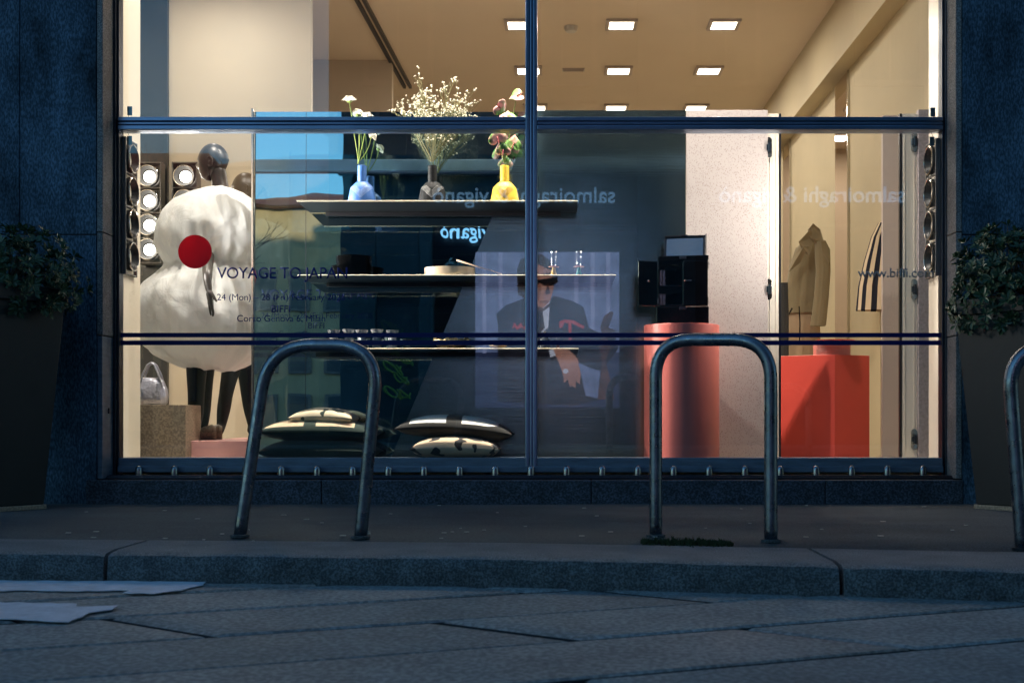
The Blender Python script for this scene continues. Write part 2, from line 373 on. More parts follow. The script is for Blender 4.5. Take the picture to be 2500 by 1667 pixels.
# ------------------------------------------------------------------ the setting: ground, road, kerb, pavement
ROADZ = -.10
gm = MB().box(-300, 300, -400, 250, -.6, -.13); g = gm.build('ground', M['joint']); tag(g, kind='structure')
# kerb line: front edge Y as a function of X
KF = [(-14, 5.50), (-1.96, 4.34), (-.18, 4.17), (.87, 3.95), (1.45, 3.81), (14, 2.75)]
KB = [(-14, 5.99), (-2.17, 4.81), (-.16, 4.66), (1.0, 4.45), (1.52, 4.35), (14, 3.3)]
def lerp_line(L_, x):
    for (a, ya), (b, yb) in zip(L_, L_[1:]):
        if a <= x <= b: return ya + (yb - ya) * (x - a) / (b - a) - CAMD
    return L_[-1][1] - CAMD
# road slabs: rows along slope .42 with joints of slope -.78, each slab a raised block with rough edges
def to_world(X, c): return (X, c + .42 * X - CAMD)      # c = row coordinate
rows = [-6 + .4725 * i + (2.67 - (-6 + .4725 * 18)) for i in range(0, 24)]
rng = random.Random(5)
base = MB().box(-30, 30, -13.2, -1.2, -.16, -.125); b_ = base.build('road_bed', M['joint']); tag(b_, kind='structure')
sl_ = MB()
# joint position X at the row's lower line c, moving by +.47/(.78+.42) left per row height
known = {0: [-.86+.0, 0.9], 1: [.06, -1.55, 1.5], 2: [-.90, .5, 1.9], 3: [-.10, -1.5, 1.3]}
def slab(c0, c1, xa, xb, k):
    sh = (c1 - c0) / 1.2; g_ = .012
    n = 14; bot = []; top = []
    def jitter(p, s): return p + (noise.noise(Vector((p * 7.0, s * 3.1, k * 1.7))) * .008)
    for i in range(n + 1):
        t = i / n; x = xa + g_ + (xb - xa - 2*g_) * t
        bot.append((x - .006, to_world(x, c0 + g_ + .004*noise.noise(Vector((x*9, c0*5, 0))))[1]))
    for i in range(n + 1):
        t = 1 - i / n; x = xa + g_ + (xb - xa - 2*g_) * t - sh
        top.append((x + .006, to_world(x, c1 - g_ - .004*noise.noise(Vector((x*9, c1*5, 3))))[1]))
    pts = bot + top
    dz = rng.uniform(-.003, .003)
    nb = len(pts); cx = sum(p[0] for p in pts)/nb; cy_ = sum(p[1] for p in pts)/nb
    b = len(sl_.v); tx, ty = rng.uniform(-.003, .003), rng.uniform(-.003, .003)
    def z(p): return ROADZ + dz + tx*(p[0]-cx) + ty*(p[1]-cy_)
    inner = [(p[0] + (cx-p[0])*.018, p[1] + (cy_-p[1])*.03) for p in pts]
    vs = [(p[0], p[1], -.124) for p in pts] + [(p[0], p[1], z(p) - .006) for p in pts] + [(p[0], p[1], z(p)) for p in inner]
    fs = [(i, (i+1) % nb, (i+1) % nb + nb, i + nb) for i in range(nb)] + [(i+nb, (i+1) % nb + nb, (i+1) % nb + 2*nb, i + 2*nb) for i in range(nb)] + [tuple(range(2*nb, 3*nb))]
    bq = len(sl_.f); sl_.mi = rng.choice((0, 0, 1, 2)); sl_.add(vs, fs)
    for q_ in range(bq, bq + nb): sl_.m[q_] = 3
for ri in range(-18, 9):
    c0 = 2.67 + .4725 * ri; c1 = c0 + .4725
    if ri in known:
        xs = sorted(known[ri]); r0 = xs[0]; xs2 = [r0]
        xs = xs + [xs[-1] + 1.0 * (k+1) for k in range(4)]; xs = [xs[0] - 1.1 * (k+1) for k in range(5)][::-1] + xs
    else:
        x = -8 + rng.random(); xs = []
        while x < 8: xs.append(x); x += rng.uniform(.8, 1.5)
    for a, b in zip(xs, xs[1:]):
        mx_, my_ = (a+b)/2, to_world((a+b)/2, c0)[1]
        ymax = max(to_world(v, c1)[1] for v in (a - .4, b)); 
        if my_ > -1.9 or my_ < -13: continue
        slab(c0, c1, a, b, ri)
M['slab2'] = mat('road_granite_warm', (.27, .26, .25), .75, bump=.45, bscale=70, var=.25, vscale=3, speck=.85, speck_scale=60)
M['slab3'] = mat('road_granite_dark', (.20, .22, .225), .75, bump=.45, bscale=70, var=.25, vscale=3, speck=.85, speck_scale=60)
ro = sl_.build('road', [M['slab'], M['slab2'], M['slab3'], M['joint']], autosmooth=30); tag(ro, kind='structure')
# kerb stones (each a mesh of its own)
kerb_root = thing('kerb', 'long rough granite kerb stones edging the road below the racks', 'kerb', (0, -2.9, 0)); kerb_root["kind"] = 'structure'
joints = [-14, -6.0, -1.58, .92, 4.6, 14]
for xa, xb in zip(joints, joints[1:]):
    kb = MB(); nx = max(2, int((xb - xa) / .035)) if (xa > -7 and xb < 6) else 40
    prof_n = 9; rings = []
    for i in range(nx + 1):
        x = xa + .008 + (xb - xa - .016) * i / nx
        yf = lerp_line(KF, x); yb = lerp_line(KB, x)
        skew = .0
        ring = []
        pr = [(yb, -.12, 0), (yb, .0, 0), (yf + .25, .0, .0), (yf + .12, .001, .001), (yf + .03, .0, .002), (yf + .006, -.008, .006), (yf, -.03, .010), (yf - .004, -.06, .010), (yf - .002, -.12, .008)]
        for k, (yy, zz, am) in enumerate(pr):
            q = noise.noise(Vector((x*22, k*1.7, xa))) + .6*noise.noise(Vector((x*55, k*3.1, xa)))
            e = min(i, nx - i); rnd = .012 * max(0, 1 - e/1.5) if k >= 4 else 0
            ring.append((x, yy + q*am + rnd, zz + q*am*.35 - rnd*.4))
        rings.append(ring)
    kb.loft(rings)
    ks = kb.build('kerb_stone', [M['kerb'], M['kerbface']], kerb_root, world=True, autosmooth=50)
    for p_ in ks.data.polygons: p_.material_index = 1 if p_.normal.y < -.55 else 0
# pavement
pv = MB(); nx = 90; ny = 10; top = []
for i in range(nx + 1):
    x = -14 + 28 * i / nx; yb = lerp_line(KB, x) + .006; ring = []
    for j in range(ny + 1):
        t = j / ny; y = yb + (.3 - yb) * t
        z = .0 - .004 + .005*noise.noise(Vector((x*1.2, y*1.5, 0))) - (.006 if j == 0 else 0)
        ring.append((x, y, z))
    top.append(ring)
pv.loft(top, cap=False, closed=False); pvo = pv.build('pavement', M['asphalt'], smooth=True); tag(pvo, kind='structure')
pv2 = MB().box(-14, 14, -2.2, .3, -.12, -.03).build('pavement_base', M['joint']); tag(pv2, kind='structure')
# darker repaired asphalt strip near kerb: cracks as thin grooves
ck = MB()
for (pts) in ([(1560, 1264), (1640, 1266), (1760, 1268)], [(1840, 1275), (2000, 1280), (2270, 1283)]):
    for (a, b), (c, d) in zip(pts, pts[1:]):
        p, q = G(a, b, .0), G(c, d, .0)
        ck.add([(p.x, p.y, .003), (q.x, q.y, .003), (q.x, q.y+.006, .003), (p.x, p.y+.008, .003)], [(0, 1, 2, 3)])
cko = ck.build('pavement_crack', M['joint']); tag(cko, kind='structure')
# opposite pavement
op = MB().box(-40, 40, -14.05, -11.6, -.12, .02).build('far_pavement', M['slab']); tag(op, kind='structure')
# road marking, worn white paint
def marking(name, outline, label):
    mb = MB(); pts = []
    rr = random.Random(7)
    n = len(outline)
    for i in range(n):
        a, b = G(*outline[i], ROADZ), G(*outline[(i+1) % n], ROADZ); k = max(1, int((b-a).length / .03))
        for j in range(k):
            p = a.lerp(b, j/k); pts.append((p.x + rr.uniform(-.006, .006), p.y + rr.uniform(-.01, .01)))
    mb.prism_xy(pts, ROADZ + .004, ROADZ + .0065)
    o = mb.build(name, M['paint']); tag(o, label, 'road marking', kind='structure'); return o
marking('road_marking', [(-160, 1420), (300, 1422), (500, 1424), (492, 1432), (440, 1444), (380, 1452), (300, 1451), (320, 1445), (190, 1446), (60, 1444), (-160, 1448)], 'longer strip of worn white road paint next to the kerb')
marking('road_marking', [(-160, 1474), (120, 1475), (190, 1478), (185, 1484), (290, 1482), (270, 1492), (215, 1500), (170, 1523), (60, 1517), (-160, 1510)], 'shorter strip of worn white road paint nearer the camera')

# litter and moss
ms = MB(); rr = random.Random(3)
for i in range(900):
    t = rr.random(); px = 1565 + 225*t; p = G(px, 1322 + rr.gauss(0, 3.2) + 5*t, .0)
    h = rr.uniform(.006, .022) * (1 - abs(t-.5)*.9); a = rr.random()*6.28; s_ = rr.uniform(.003, .007)
    ms.add([(p.x - s_*math.cos(a), p.y - s_*math.sin(a), -.004), (p.x + s_*math.cos(a), p.y + s_*math.sin(a), -.004), (p.x + rr.uniform(-.01, .01), p.y + rr.uniform(-.01, .01), h)], [(0, 1, 2)])
mo = ms.build('moss', M['moss']); tag(mo, 'dark moss growing along the kerb at the foot of the upright bike rack', 'moss', kind='stuff')
lt = MB()
for i in range(46):
    p = G(rr.uniform(80, 2400), rr.uniform(1232, 1322), 0); s_ = rr.uniform(.003, .008)
    lt.box(p.x-s_*1.6, p.x+s_*1.6, p.y-s_, p.y+s_, .001, .004)
lo = lt.build('litter', M['pebble'], bevel=.001); tag(lo, 'small pale specks of litter scattered over the dark pavement', 'litter', kind='stuff')

# ------------------------------------------------------------------ the shop building
WL, WR, HEAD = -2.52, 2.23, 3.75
CEIL = 3.90
bl = thing('shop_building', 'dark blue granite shop building with a large lit display window', 'building', (0, 0, 0))
BX0, BX1, BT = -22, 22, 15
pier = MB()
def pier_face(x0, x1, zs):
    for z0, z1 in zip(zs, zs[1:]): pier.box(x0 + .002, x1 - .002, -.21, .35, z0 + .003, z1 - .003)
jl = PX(48, 6.84)
zj = PZ(573, 6.84)
for x0, x1 in ((jl - .0, WL - .035), (jl - 1.5, jl), (jl - 3, jl - 1.5), (BX0, jl - 3), (WR + .035, WR + 1.6), (WR + 1.6, WR + 3.2), (WR + 3.2, BX1)):
    pier_face(x0, x1, [-.1, zj, HEAD, 6, 9, 12, BT])
pier.build('stone_pier', M['granite'], bl, bevel=.003, world=True)
MB().box(BX0, BX1, -.19, .33, -.1, 3.7).box(WL, WR, -.2, .33, HEAD, BT) if False else None
hd = MB()
for x0, x1 in ((WL-.033, 0), (0, WR+.033)):
    for z0, z1 in ((HEAD, CEIL+.2), (CEIL+.2, 6), (6, 9), (9, 12), (12, BT)): hd.box(x0+.002, x1-.002, -.21, -.012 if z0 < 4 else .35, z0+.003, z1-.003)
hd.build('lintel', M['granite'], bl, bevel=.003)
# mortar behind joints
mt = MB()
mt.box(BX0, WL-.04, -.195, .34, -.1, BT-.01); mt.box(WR+.04, BX1, -.195, .34, -.1, BT-.01); mt.box(WL-.04, WR+.04, -.195, -.014, HEAD+.01, CEIL+.25); mt.box(WL-.04, WR+.04, -.195, .34, CEIL+.251, BT-.01)
mt.build('mortar', M['black'], bl)
# jambs
jb = MB(); jr = MB()
for z0, z1 in ((.136, .93), (.936, PZ(575, 6.95)), (PZ(575, 6.95)+.005, HEAD-.002)):
    if z0 > .5: jb.box(WL-.033, WL, -.208, .06, z0, z1)
    jr.box(WR, WR+.033, -.208, .06, z0, z1)
jb.build('jamb', M['jamb'], bl, bevel=.004); jr.build('jamb', M['jamb'], bl, bevel=.004)
ap = MB().box(WL-.033, WL-.004, -.204, .06, .136, .93).build('access_panel', M['sill'], bl, bevel=.003)
kp = MB().box(WL-.004, WL+.004, -.12, -.105, .50, .53).lathe([(.006, 0), (.006, .01)], (WL-.002, -.11, .51), 10)
kp.build('lock', M['framedk'], ap)
for z_ in (.74, .2): MB().box(WL-.004, WL+.006, -.03, -.015, z_, z_+.06).build('hinge', M['framedk'], ap)
pl = MB()
xs = [WL-.09, -1.3, 0.2, 1.5, WR+.035]
for a, b in zip(xs, xs[1:]): pl.box(a+.0015, b-.0015, -.225, .2, -.1, .130)
pl.build('plinth', M['plinth'], bl, bevel=.006)
# shell: side and back walls, roof, room
sh = MB()
sh.box(BX0, BX0+.3, .35, 14, -.1, BT); sh.box(BX1-.3, BX1, .35, 14, -.1, BT); sh.box(BX0, BX1, 14, 14.3, -.1, BT); sh.box(BX0, BX1, -.2, 14.3, BT, BT+.3)
sh.build('shell_wall', M['granite'], bl)
YB = 8.6
MB().box(-5, 3.4, .35, YB+.2, CEIL, CEIL+.2).box(WL-.03, WR+.03, -.01, .35, CEIL, CEIL+.2).build('ceiling', M['ceiling'], bl)
MB().box(-5, 3.4, .1, YB+.2, -.1, .16).build('shop_floor', M['floor'], bl)
MB().box(-5, 3.4, YB, YB+.15, .16, CEIL).build('back_wall', M['brownwall'], bl)
MB().box(-5.1, -4.95, .36, YB, .16, CEIL).build('side_wall', M['brownwall'], bl)
# right wall with bulkhead and mirror strips
XR = 2.45
MB().box(XR, XR+.15, .36, YB, .16, 3.38).build('side_wall', M['beige'], bl)
MB().box(2.30, XR+.15, .36, YB, 3.38, CEIL).build('bulkhead', M['beige'], bl)
for px0, px1 in ((2073, 2042), (1931, 1914)):
    y0 = XR*F/(px0-VX) - CAMD; y1 = XR*F/(px1-VX) - CAMD
    o = MB().box(XR-.012, XR-.002, y0, y1, .16, 3.37).build('mirror_strip', M['clearmirror'], bl)
    MB().box(XR-.02, XR-.001, y0-.02, y0-.002, .16, 3.37).build('trim', M['chrome'], o)
# window bay returns
MB().box(WL-.6, PX(295, 7.05), .04, PX(295,7.05)*0+.33, .16, CEIL-.002).build('bay_return', M['cream'], bl)
MB().box(PX(2296, 7.05), WR+.9, .04, .22, .16, CEIL-.002).build('bay_return', M['creamgloss'], bl)
# mannequin bay: back panel, side
DB = 9.75
MB().box(PX(412, DB), PX(760, DB), DB-CAMD, DB-CAMD+.06, .16, CEIL-.001).build('bay_back_panel', M['cream'], bl)
MB().box(PX(330, DB)-.1, PX(411, DB), DB-CAMD-.03, DB-CAMD+.05, .16, CEIL-.001).build('dark_glass_strip', mat('grey_gloss', (.05, .055, .06), .15, .3), bl)
MB().box(PX(330, DB)-.16, PX(330, DB)-.1, .36, DB-CAMD, .16, CEIL-.001).build('bay_side', M['cream'], bl)
# farther partition on left
DP = 11.76
MB().box(-4.94, PX(957, DP), DP-CAMD, DP-CAMD+.1, .16, CEIL-.001).build('partition', M['brownwall'], bl)
# ceiling track
p0, p1 = G(868, -20, CEIL-.02), G(995, 215, CEIL-.02)
tr = thing('ceiling_track', 'black lighting track running back across the tan ceiling', 'track', (p0.x, p0.y, CEIL))
for off in (-.03, .03):
    MB().add([(p0.x+off-.014, p0.y, CEIL), (p0.x+off+.014, p0.y, CEIL), (p1.x+off+.014, p1.y, CEIL), (p1.x+off-.014, p1.y, CEIL),
              (p0.x+off-.014, p0.y, CEIL-.03), (p0.x+off+.014, p0.y, CEIL-.03), (p1.x+off+.014, p1.y, CEIL-.03), (p1.x+off-.014, p1.y, CEIL-.03)],
             [(4,5,6,7),(0,1,5,4),(1,2,6,5),(2,3,7,6),(3,0,4,7)]).build('rail', M['black'], tr, world=True)
# smoke detector and vent
p = G(1394, 66, CEIL); o = MB().lathe([(.06, 0), (.06, -.02), (.045, -.045), (.02, -.05)], (p.x, p.y, CEIL)).build('smoke_detector', M['socket'], autosmooth=40)
tag(o, 'round white smoke detector on the ceiling between two square lights', 'smoke detector')
p = G(1400, 170, CEIL); o = MB().box(p.x-.11, p.x+.11, p.y-.05, p.y+.05, CEIL-.008, CEIL)
for k in range(5): o.box(p.x-.1, p.x+.1, p.y-.04+.018*k, p.y-.034+.018*k, CEIL-.012, CEIL-.008)
o = o.build('ceiling_vent', M['taupe']); tag(o, 'small slatted vent in the ceiling between the middle row of lights', 'vent')

# ceiling lights
def make_light():
    t = thing('ceiling_light', 'x', 'ceiling light', (0, 0, 0), 'square recessed ceiling lights of the shop')
    f = MB(); a, b_ = .135, .105
    f.box(-a, a, -a, -b_, -.012, .01).box(-a, a, b_, a, -.012, .01).box(-a, -b_, -b_, b_, -.012, .01).box(b_, a, -b_, b_, -.012, .01)
    f.build('frame', M['taupe'], t, bevel=.002)
    MB().box(-b_+.001, b_-.001, -b_+.001, b_-.001, -.006, .004).build('diffuser', M['lamp'], t)
    lamp_light('light_source', (0, 0, -.03), (0, 0, 0), .2, 6.5, t)
    return t
L0 = make_light(); first = True
rows_ = [('front', 58, [1270, 1517, 1767]), ('middle', 170, [1290, 1510, 1730]), ('back', 261, [1307, 1504, 1699])]
nm = ['left', 'middle', 'right']
for rn, py, xs in rows_:
    for k, px in enumerate(xs):
        o = L0 if first else copy_tree(L0); first = False
        o.location = G(px, py, CEIL); o.location.z = CEIL - .012
        o["label"] = f'square ceiling light, {nm[k]} one of the three in the {rn} row'
for (x, y, lb) in ((-.1, 2.0, 'a'), (1.2, 2.0, 'b'), (-2.3, .058, 'f'), (-1.1, .058, 'g'), (-.1, .058, 'h'), (1.0, .058, 'i'), (-2.6, 1.9, 'c'), (1.45, 7.85, 'd'), (.4, 7.85, 'e')):  # c is out of view, added to brighten the bay's back wall
    o = copy_tree(L0)
    if lb in 'fghi':
        for c_ in kids(o):
            if c_.type == 'LIGHT': c_.data = c_.data.copy(); c_.data.energy = {'f': 13, 'g': 21, 'h': 30, 'i': 20}[lb]; c_.data.spread = R(110); c_.rotation_euler = (R(7), 0, 0); c_.data.size = .03; o.scale = (.5, .5, .5)  # bay lights out of view, added to light the display from above
    o.location = (x, y, CEIL - .012); o["label"] = {'f': 'added light out of view just behind the glass above the front mannequin', 'g': 'added light out of view just behind the glass above the blue vase', 'h': 'added light out of view just behind the glass above the mullion', 'i': 'added light out of view just behind the glass above the coral plinth', 'a': 'square ceiling light above the wall of shelves', 'b': 'square ceiling light above the black jewellery cabinet', 'c': 'added ceiling light out of view above the two mannequins', 'd': 'square ceiling light right at the back of the shop', 'e': 'square ceiling light at the back behind the shelves'}[lb]

# ------------------------------------------------------------------ shop window frame, glass, lettering
sw = thing('shop_window', 'large steel framed shop window with navy stripes and lettering on its glass', 'shop window', (0, 0, .13))
fr = MB()
GL, GR = PX(295, 7.05), PX(2296, 7.05); SILL = PZ(1117, 7.05)
def ridge_h(x0, x1, z0, z1, y=-.05):
    fr.box(x0, x1, y+.02, .05, z0, z1)
    h = z1 - z0
    fr.box(x0, x1, y, y+.021, z0+h*.02, z0+h*.34); fr.box(x0, x1, y+.006, y+.021, z0+h*.42, z0+h*.60); fr.box(x0, x1, y, y+.021, z0+h*.68, z0+h*.98)
T0, T1 = PZ(322, 7.05), PZ(290, 7.05)
M0, M1 = PX(1283, 7.05), PX(1312, 7.05)
ridge_h(GL, M0, T0, T1); ridge_h(M1, GR, T0, T1)
fr.box(M0, M1, -.035, .05, SILL-.07, HEAD); 
fr.box(M0+.002, M0+.022, -.052, -.034, SILL-.06, HEAD-.001); fr.box(M1-.022, M1-.002, -.052, -.034, SILL-.06, HEAD-.001); fr.box(M0+.028, M1-.028, -.046, -.034, SILL-.06, HEAD-.001)
fr.build('frame_bar', M['frame'], sw, bevel=.003, world=True)
fs_ = MB().box(WL+.001, GL-.012, -.05, .05, .136, HEAD-.001).box(GL-.012, GL, -.03, .04, .136, HEAD-.001).box(GR, GR+.012, -.03, .04, .136, HEAD-.001).box(GR+.012, WR-.001, -.05, .05, .136, HEAD-.001).box(GL, GR, -.04, .05, HEAD-.05, HEAD-.001)
fs_.build('frame_side', M['framedk'], sw, bevel=.003, world=True)
MB().box(GL+.001, GR-.001, -.045, .10, .17, SILL).box(GL+.001, GR-.001, -.06, -.046, .165, .20).build('sill', M['sill'], sw, bevel=.004, world=True)
MB().box(WL+.002, WR-.002, -.15, -.05, .134, .152).box(WL+.002, WR-.002, -.165, -.151, .134, .143).build('threshold', M['framedk'], sw, bevel=.003, world=True)
stud = MB().lathe([(.021, 0), (.021, .028), (.0195, .038), (.015, .047), (.008, .0525), (.002, .054)], seg=20).build('stud', M['steel'], sw, autosmooth=50)
st0 = stud.data
for k in range(23):
    px = 339 + 87*k; o = stud if k == 0 else stud.copy()
    if k: link(o); o.parent = sw
    o.location = (PX(px, 6.96), -.09, .152 - sw.location.z)
for nm_, x0, x1, z0, z1 in (('a', GL, M0, SILL, T0), ('b', M1, GR, SILL, T0), ('c', GL, M0, T1, HEAD-.05), ('d', M1, GR, T1, HEAD-.05)):
    MB().box(x0, x1, 0, .008, z0, z1).build('pane', M['glass'], sw, world=True)
# stripes
for y0, y1 in ((812.5, 823.5), (831, 842.5)):
    for a, b in ((GL, M0), (M1, GR)):
        MB().box(a, b, -.0012, -.0004, PZ(y1, 7.05), PZ(y0, 7.05)).build('stripe', M['navy'], sw, world=True)
DG = 7.049
o = MB().prism_xz([(PX(476, DG) + .0963*math.cos(a*math.pi/32), PZ(614.5, DG) + .0963*math.sin(a*math.pi/32)) for a in range(64)], -.0012, -.0004).build('disc', M['redvinyl'], sw, world=True)
o["label"] = 'dark red sun disc on the glass'
text_mesh('lettering', 'VOYAGE TO JAPAN', M['navy'], PX(530, DG), PX(848, DG), PZ(679.5, DG), -.0012, sw, bold=.008, kern=.97, capz=27*DG/F)
text_mesh('lettering', '24 (Mon) – 28 (Fri) February 2025', M['navy'], PX(530, DG), PX(842, DG), PZ(733, DG), -.0012, sw)
text_mesh('lettering', 'BIFFI', M['navy'], PX(663, DG), PX(708, DG), PZ(762, DG), -.0012, sw, bold=.01)
text_mesh('lettering', 'Corso Genova 6, Milan', M['navy'], PX(579, DG), PX(794, DG), PZ(785, DG), -.0012, sw)
text_mesh('lettering', 'www.biffi.com', M['greyvinyl'], PX(2094, DG), PX(2280, DG), PZ(677, DG), -.0012, sw, bold=.014)
for px, py, m_, q in ((315, 270, 'tagb', 1), (314.5, 342, 'tagb', -1), (2279, 273, 'tagb', 1), (2277, 344, 'tagb', -1)):
    o = MB().box(PX(px-6, DG), PX(px+6, DG), .0085, .014, PZ(py+11, DG), PZ(py-11, DG)).build('sensor', M[m_], sw, bevel=.002, world=True)
    MB().tube([P(px, py+q*11, 7.06), P(px-1, py+q*15, 7.06), P(px-4, py+q*21, 7.06)], .0012, 6).build('wire', M['black'], o)
    bpy.context.view_layer.update(); kids(o)[0].location = -sw.location

# ------------------------------------------------------------------ display partition: mirror, brushed steel, wallpapered doors
DM = 7.56; YM = DM - CAMD; PT = PZ(270, DM)
dp = thing('display_partition', 'tall partition behind the shelves, smoked mirror on the left and brushed steel on the right', 'partition', (0, YM, .16))
xd = lambda py: PX(1215 + (495-py)*.418, DM)
zb = .161; pyb = VY - (zb-CAMH)*F/DM
mir = MB().prism_xz([(PX(619, DM), zb), (xd(pyb)-.001, zb), (xd(270)-.001, PT), (PX(619, DM), PT)], YM, YM+.012)
mo_ = mir.build('mirror', M['mirror'], dp, world=True)
mo_.rotation_euler = (R(-.88), 0, 0)
MB().box(PX(745, DM)-.0012, PX(745, DM)+.0012, YM-.0022, YM+.0, zb, PT).build('seam', M['black'], mo_, world=False).location = -Vector(dp.location)
br = MB().prism_xz([(xd(pyb)+.001, zb), (PX(1674, DM), zb), (PX(1674, DM), PT), (xd(270)+.001, PT)], YM-.002, YM+.012)
br.build('steel_panel', M['brushed'], dp, world=True)
MB().box(PX(619, DM)-.012, PX(619, DM)-.002, YM-.008, YM+.03, zb, PT+.01).build('edge_trim', M['brass'], dp, world=True)
MB().box(PX(619, DM), PX(1674, DM), YM+.055, YM+.08, zb, 2.15).build('backing', M['black'], dp, world=True)
wp = MB().box(PX(1675, DM), PX(1873, DM), YM-.02, YM+.008, zb, PZ(271, DM)).build('wallpaper_panel', M['wallpaper'], dp, bevel=.002, world=True)
def door_edge(x0, x1, xk0, xk1, top, hx, hys):
    d_ = MB().box(x0, x1, YM-.01, YM+.012, zb, top)
    d_.box(x0+.012, x0+.016, YM-.013, YM-.0099, zb, top).box(x1-.02, x1-.017, YM-.013, YM-.0099, zb, top)
    o = d_.build('door_edge', M['creamgloss'], dp, bevel=.002, world=True)
    MB().box(xk0, xk1, YM-.012, YM+.012, zb, top).build('rubber_seal', M['black'], dp, world=True)
    for hy in hys:
        h = MB(); cx, cz = PX(hx, DM), PZ(hy, DM); pts = []
        for a in range(12):
            an = math.pi*a/11; pts.append((cx + .019*math.cos(an), cz + .045 + .019*math.sin(an)))
        for a in range(12):
            an = math.pi + math.pi*a/11; pts.append((cx + .019*math.cos(an), cz - .045 + .019*math.sin(an)))
        h.prism_xz(pts, YM-.0165, YM-.0102)
        h.mi = 1; h.box(cx-.016, cx+.018, YM-.026, YM-.0168, cz-.018, cz+.018); h.box(cx-.004, cx+.014, YM-.03, YM-.0262, cz-.03, cz+.03)
        q = h.build('hinge', [M['chrome'], M['framedk']], o, bevel=.001); q.location = -dp.location
door_edge(PX(1873.5, DM), PX(1901, DM), PX(1901.5, DM), PX(1906, DM), PZ(279, DM), 1876, (362, 707))
door_edge(PX(2201, DM), PX(2238, DM), PX(2195, DM), PX(2200.5, DM), PZ(279, DM), 2230, (348, 707, 1072))
MB().box(PX(2239, DM), PX(2275, DM), YM-.03, YM+.02, zb, PZ(271, DM)).build('wallpaper_panel', mat('grey_wallpaper', (.36, .31, .31), .7, var=.25, vscale=60), dp, world=True)
MB().box(PX(2275.5, DM), PX(2330, DM), YM-.03, YM+.02, zb, PZ(279, DM)).build('end_panel', M['creamgloss'], dp, world=True)
# taupe glass door return between opening and door edge
MB().box(PX(2155, 7.9), PX(2194, 7.9), .85, .88, .161, PZ(282, 7.9)).build('taupe_panel', M['taupe'], dp, world=True)

# ------------------------------------------------------------------ shelves
def shelf(pxa, pxb, py, label):
    z = PZ(py, 7.17); t = thing('wall_shelf', label, 'shelf', ((PX(pxa, 7.17)+PX(pxb, 7.17))/2, .3, z), 'thin metal shelves on the mirrored partition')
    x0, x1 = PX(pxa, 7.17), PX(pxb, 7.17)
    MB().box(x0, x1, .121, YM-.008, z-.006, z-.001).build('board', M['shelf'], t, world=True)
    MB().box(x0, x1, .110, .1205, z-.008, z+.0005).build('edge_strip', M['shelfedge'], t, world=True, bevel=.003)
    MB().box(x0+.1, x1-.1, YM-.03, YM-.008, z-.03, z-.0065).build('bracket_rail', M['shelf'], t, world=True)
    return z
Z1 = shelf(725, 1411, 490, 'top metal shelf carrying three vases of flowers')
Z2 = shelf(727, 1504, 671, 'middle metal shelf carrying black plates and an ivory bowl')
Z3 = shelf(700, 1413, 850, 'lowest metal shelf carrying ribbed glasses and gold dishes')

# ------------------------------------------------------------------ vases and flowers
DV = 7.43
def vase(px, label, mk, gk):
    t = thing('vase', label, 'vase', (PX(px, DV), DV-CAMD, Z1), 'carved flask vases on the top shelf')
    s = DV/F; b = MB(); k = 40; rings = []
    prof = [(.80, 0), (.96, .012), (1.0, .04), (.97, .07), (.90, .095), (.86, .105), (.80, .12), (.66, .135), (.50, .150), (.40, .157)]
    for r, z in prof:
        rings.append([(.086*r*math.cos(2*math.pi*i/k)*(1+.03*math.sin(z*60)), .060*r*math.sin(2*math.pi*i/k), z) for i in range(k)])
    b.loft(rings); b.build('body', M[mk], t, autosmooth=60)
    MB().lathe([(.027, .154), (.0275, .16), (.0275, .255), (.024, .257), (.020, .255), (.020, .20)], seg=28).build('neck', M[mk], t, autosmooth=40)
    # chevron grooves following the front of the body
    def front(x, z):
        for (r0, z0), (r1, z1) in zip(prof, prof[1:]):
            if z0 <= z <= z1: r = r0 + (r1-r0)*(z-z0)/(z1-z0); break
        else: r = .4
        q = 1 - min(1, (x/(.086*r*(1+.03*math.sin(z*60))))**2); return -.060*r*math.sqrt(max(q, 0)) - .0008
    c = MB()
    for j in range(6):
        zb_ = .055 + j*.0085
        for sg in (-1, 1):
            pts = []
            for i in range(9):
                x = sg*.068*i/8; z = zb_ + abs(x)*.95
                if z < .135: pts.append((x, front(x, z), z))
            if len(pts) > 2: c.tube(pts, .0011, 5)
    c.build('carving', M[gk], t, smooth=True)
    return t
vase(884, 'blue flask vase holding white daisies, leftmost on the top shelf', 'bluevase', 'bluegroove')
vase(1056, 'black flask vase holding the bunch of tiny white blossoms', 'blackvase', 'blackgroove')
vase(1232, 'yellow flask vase holding pink and green anthuriums', 'yellowvase', 'yellowgroove')
def curve3(a, b, c, n=10):
    a, b, c = Vector(a), Vector(b), Vector(c)
    return [a*(1-t)**2 + b*2*t*(1-t) + c*t*t for t in [i/n for i in range(n+1)]]
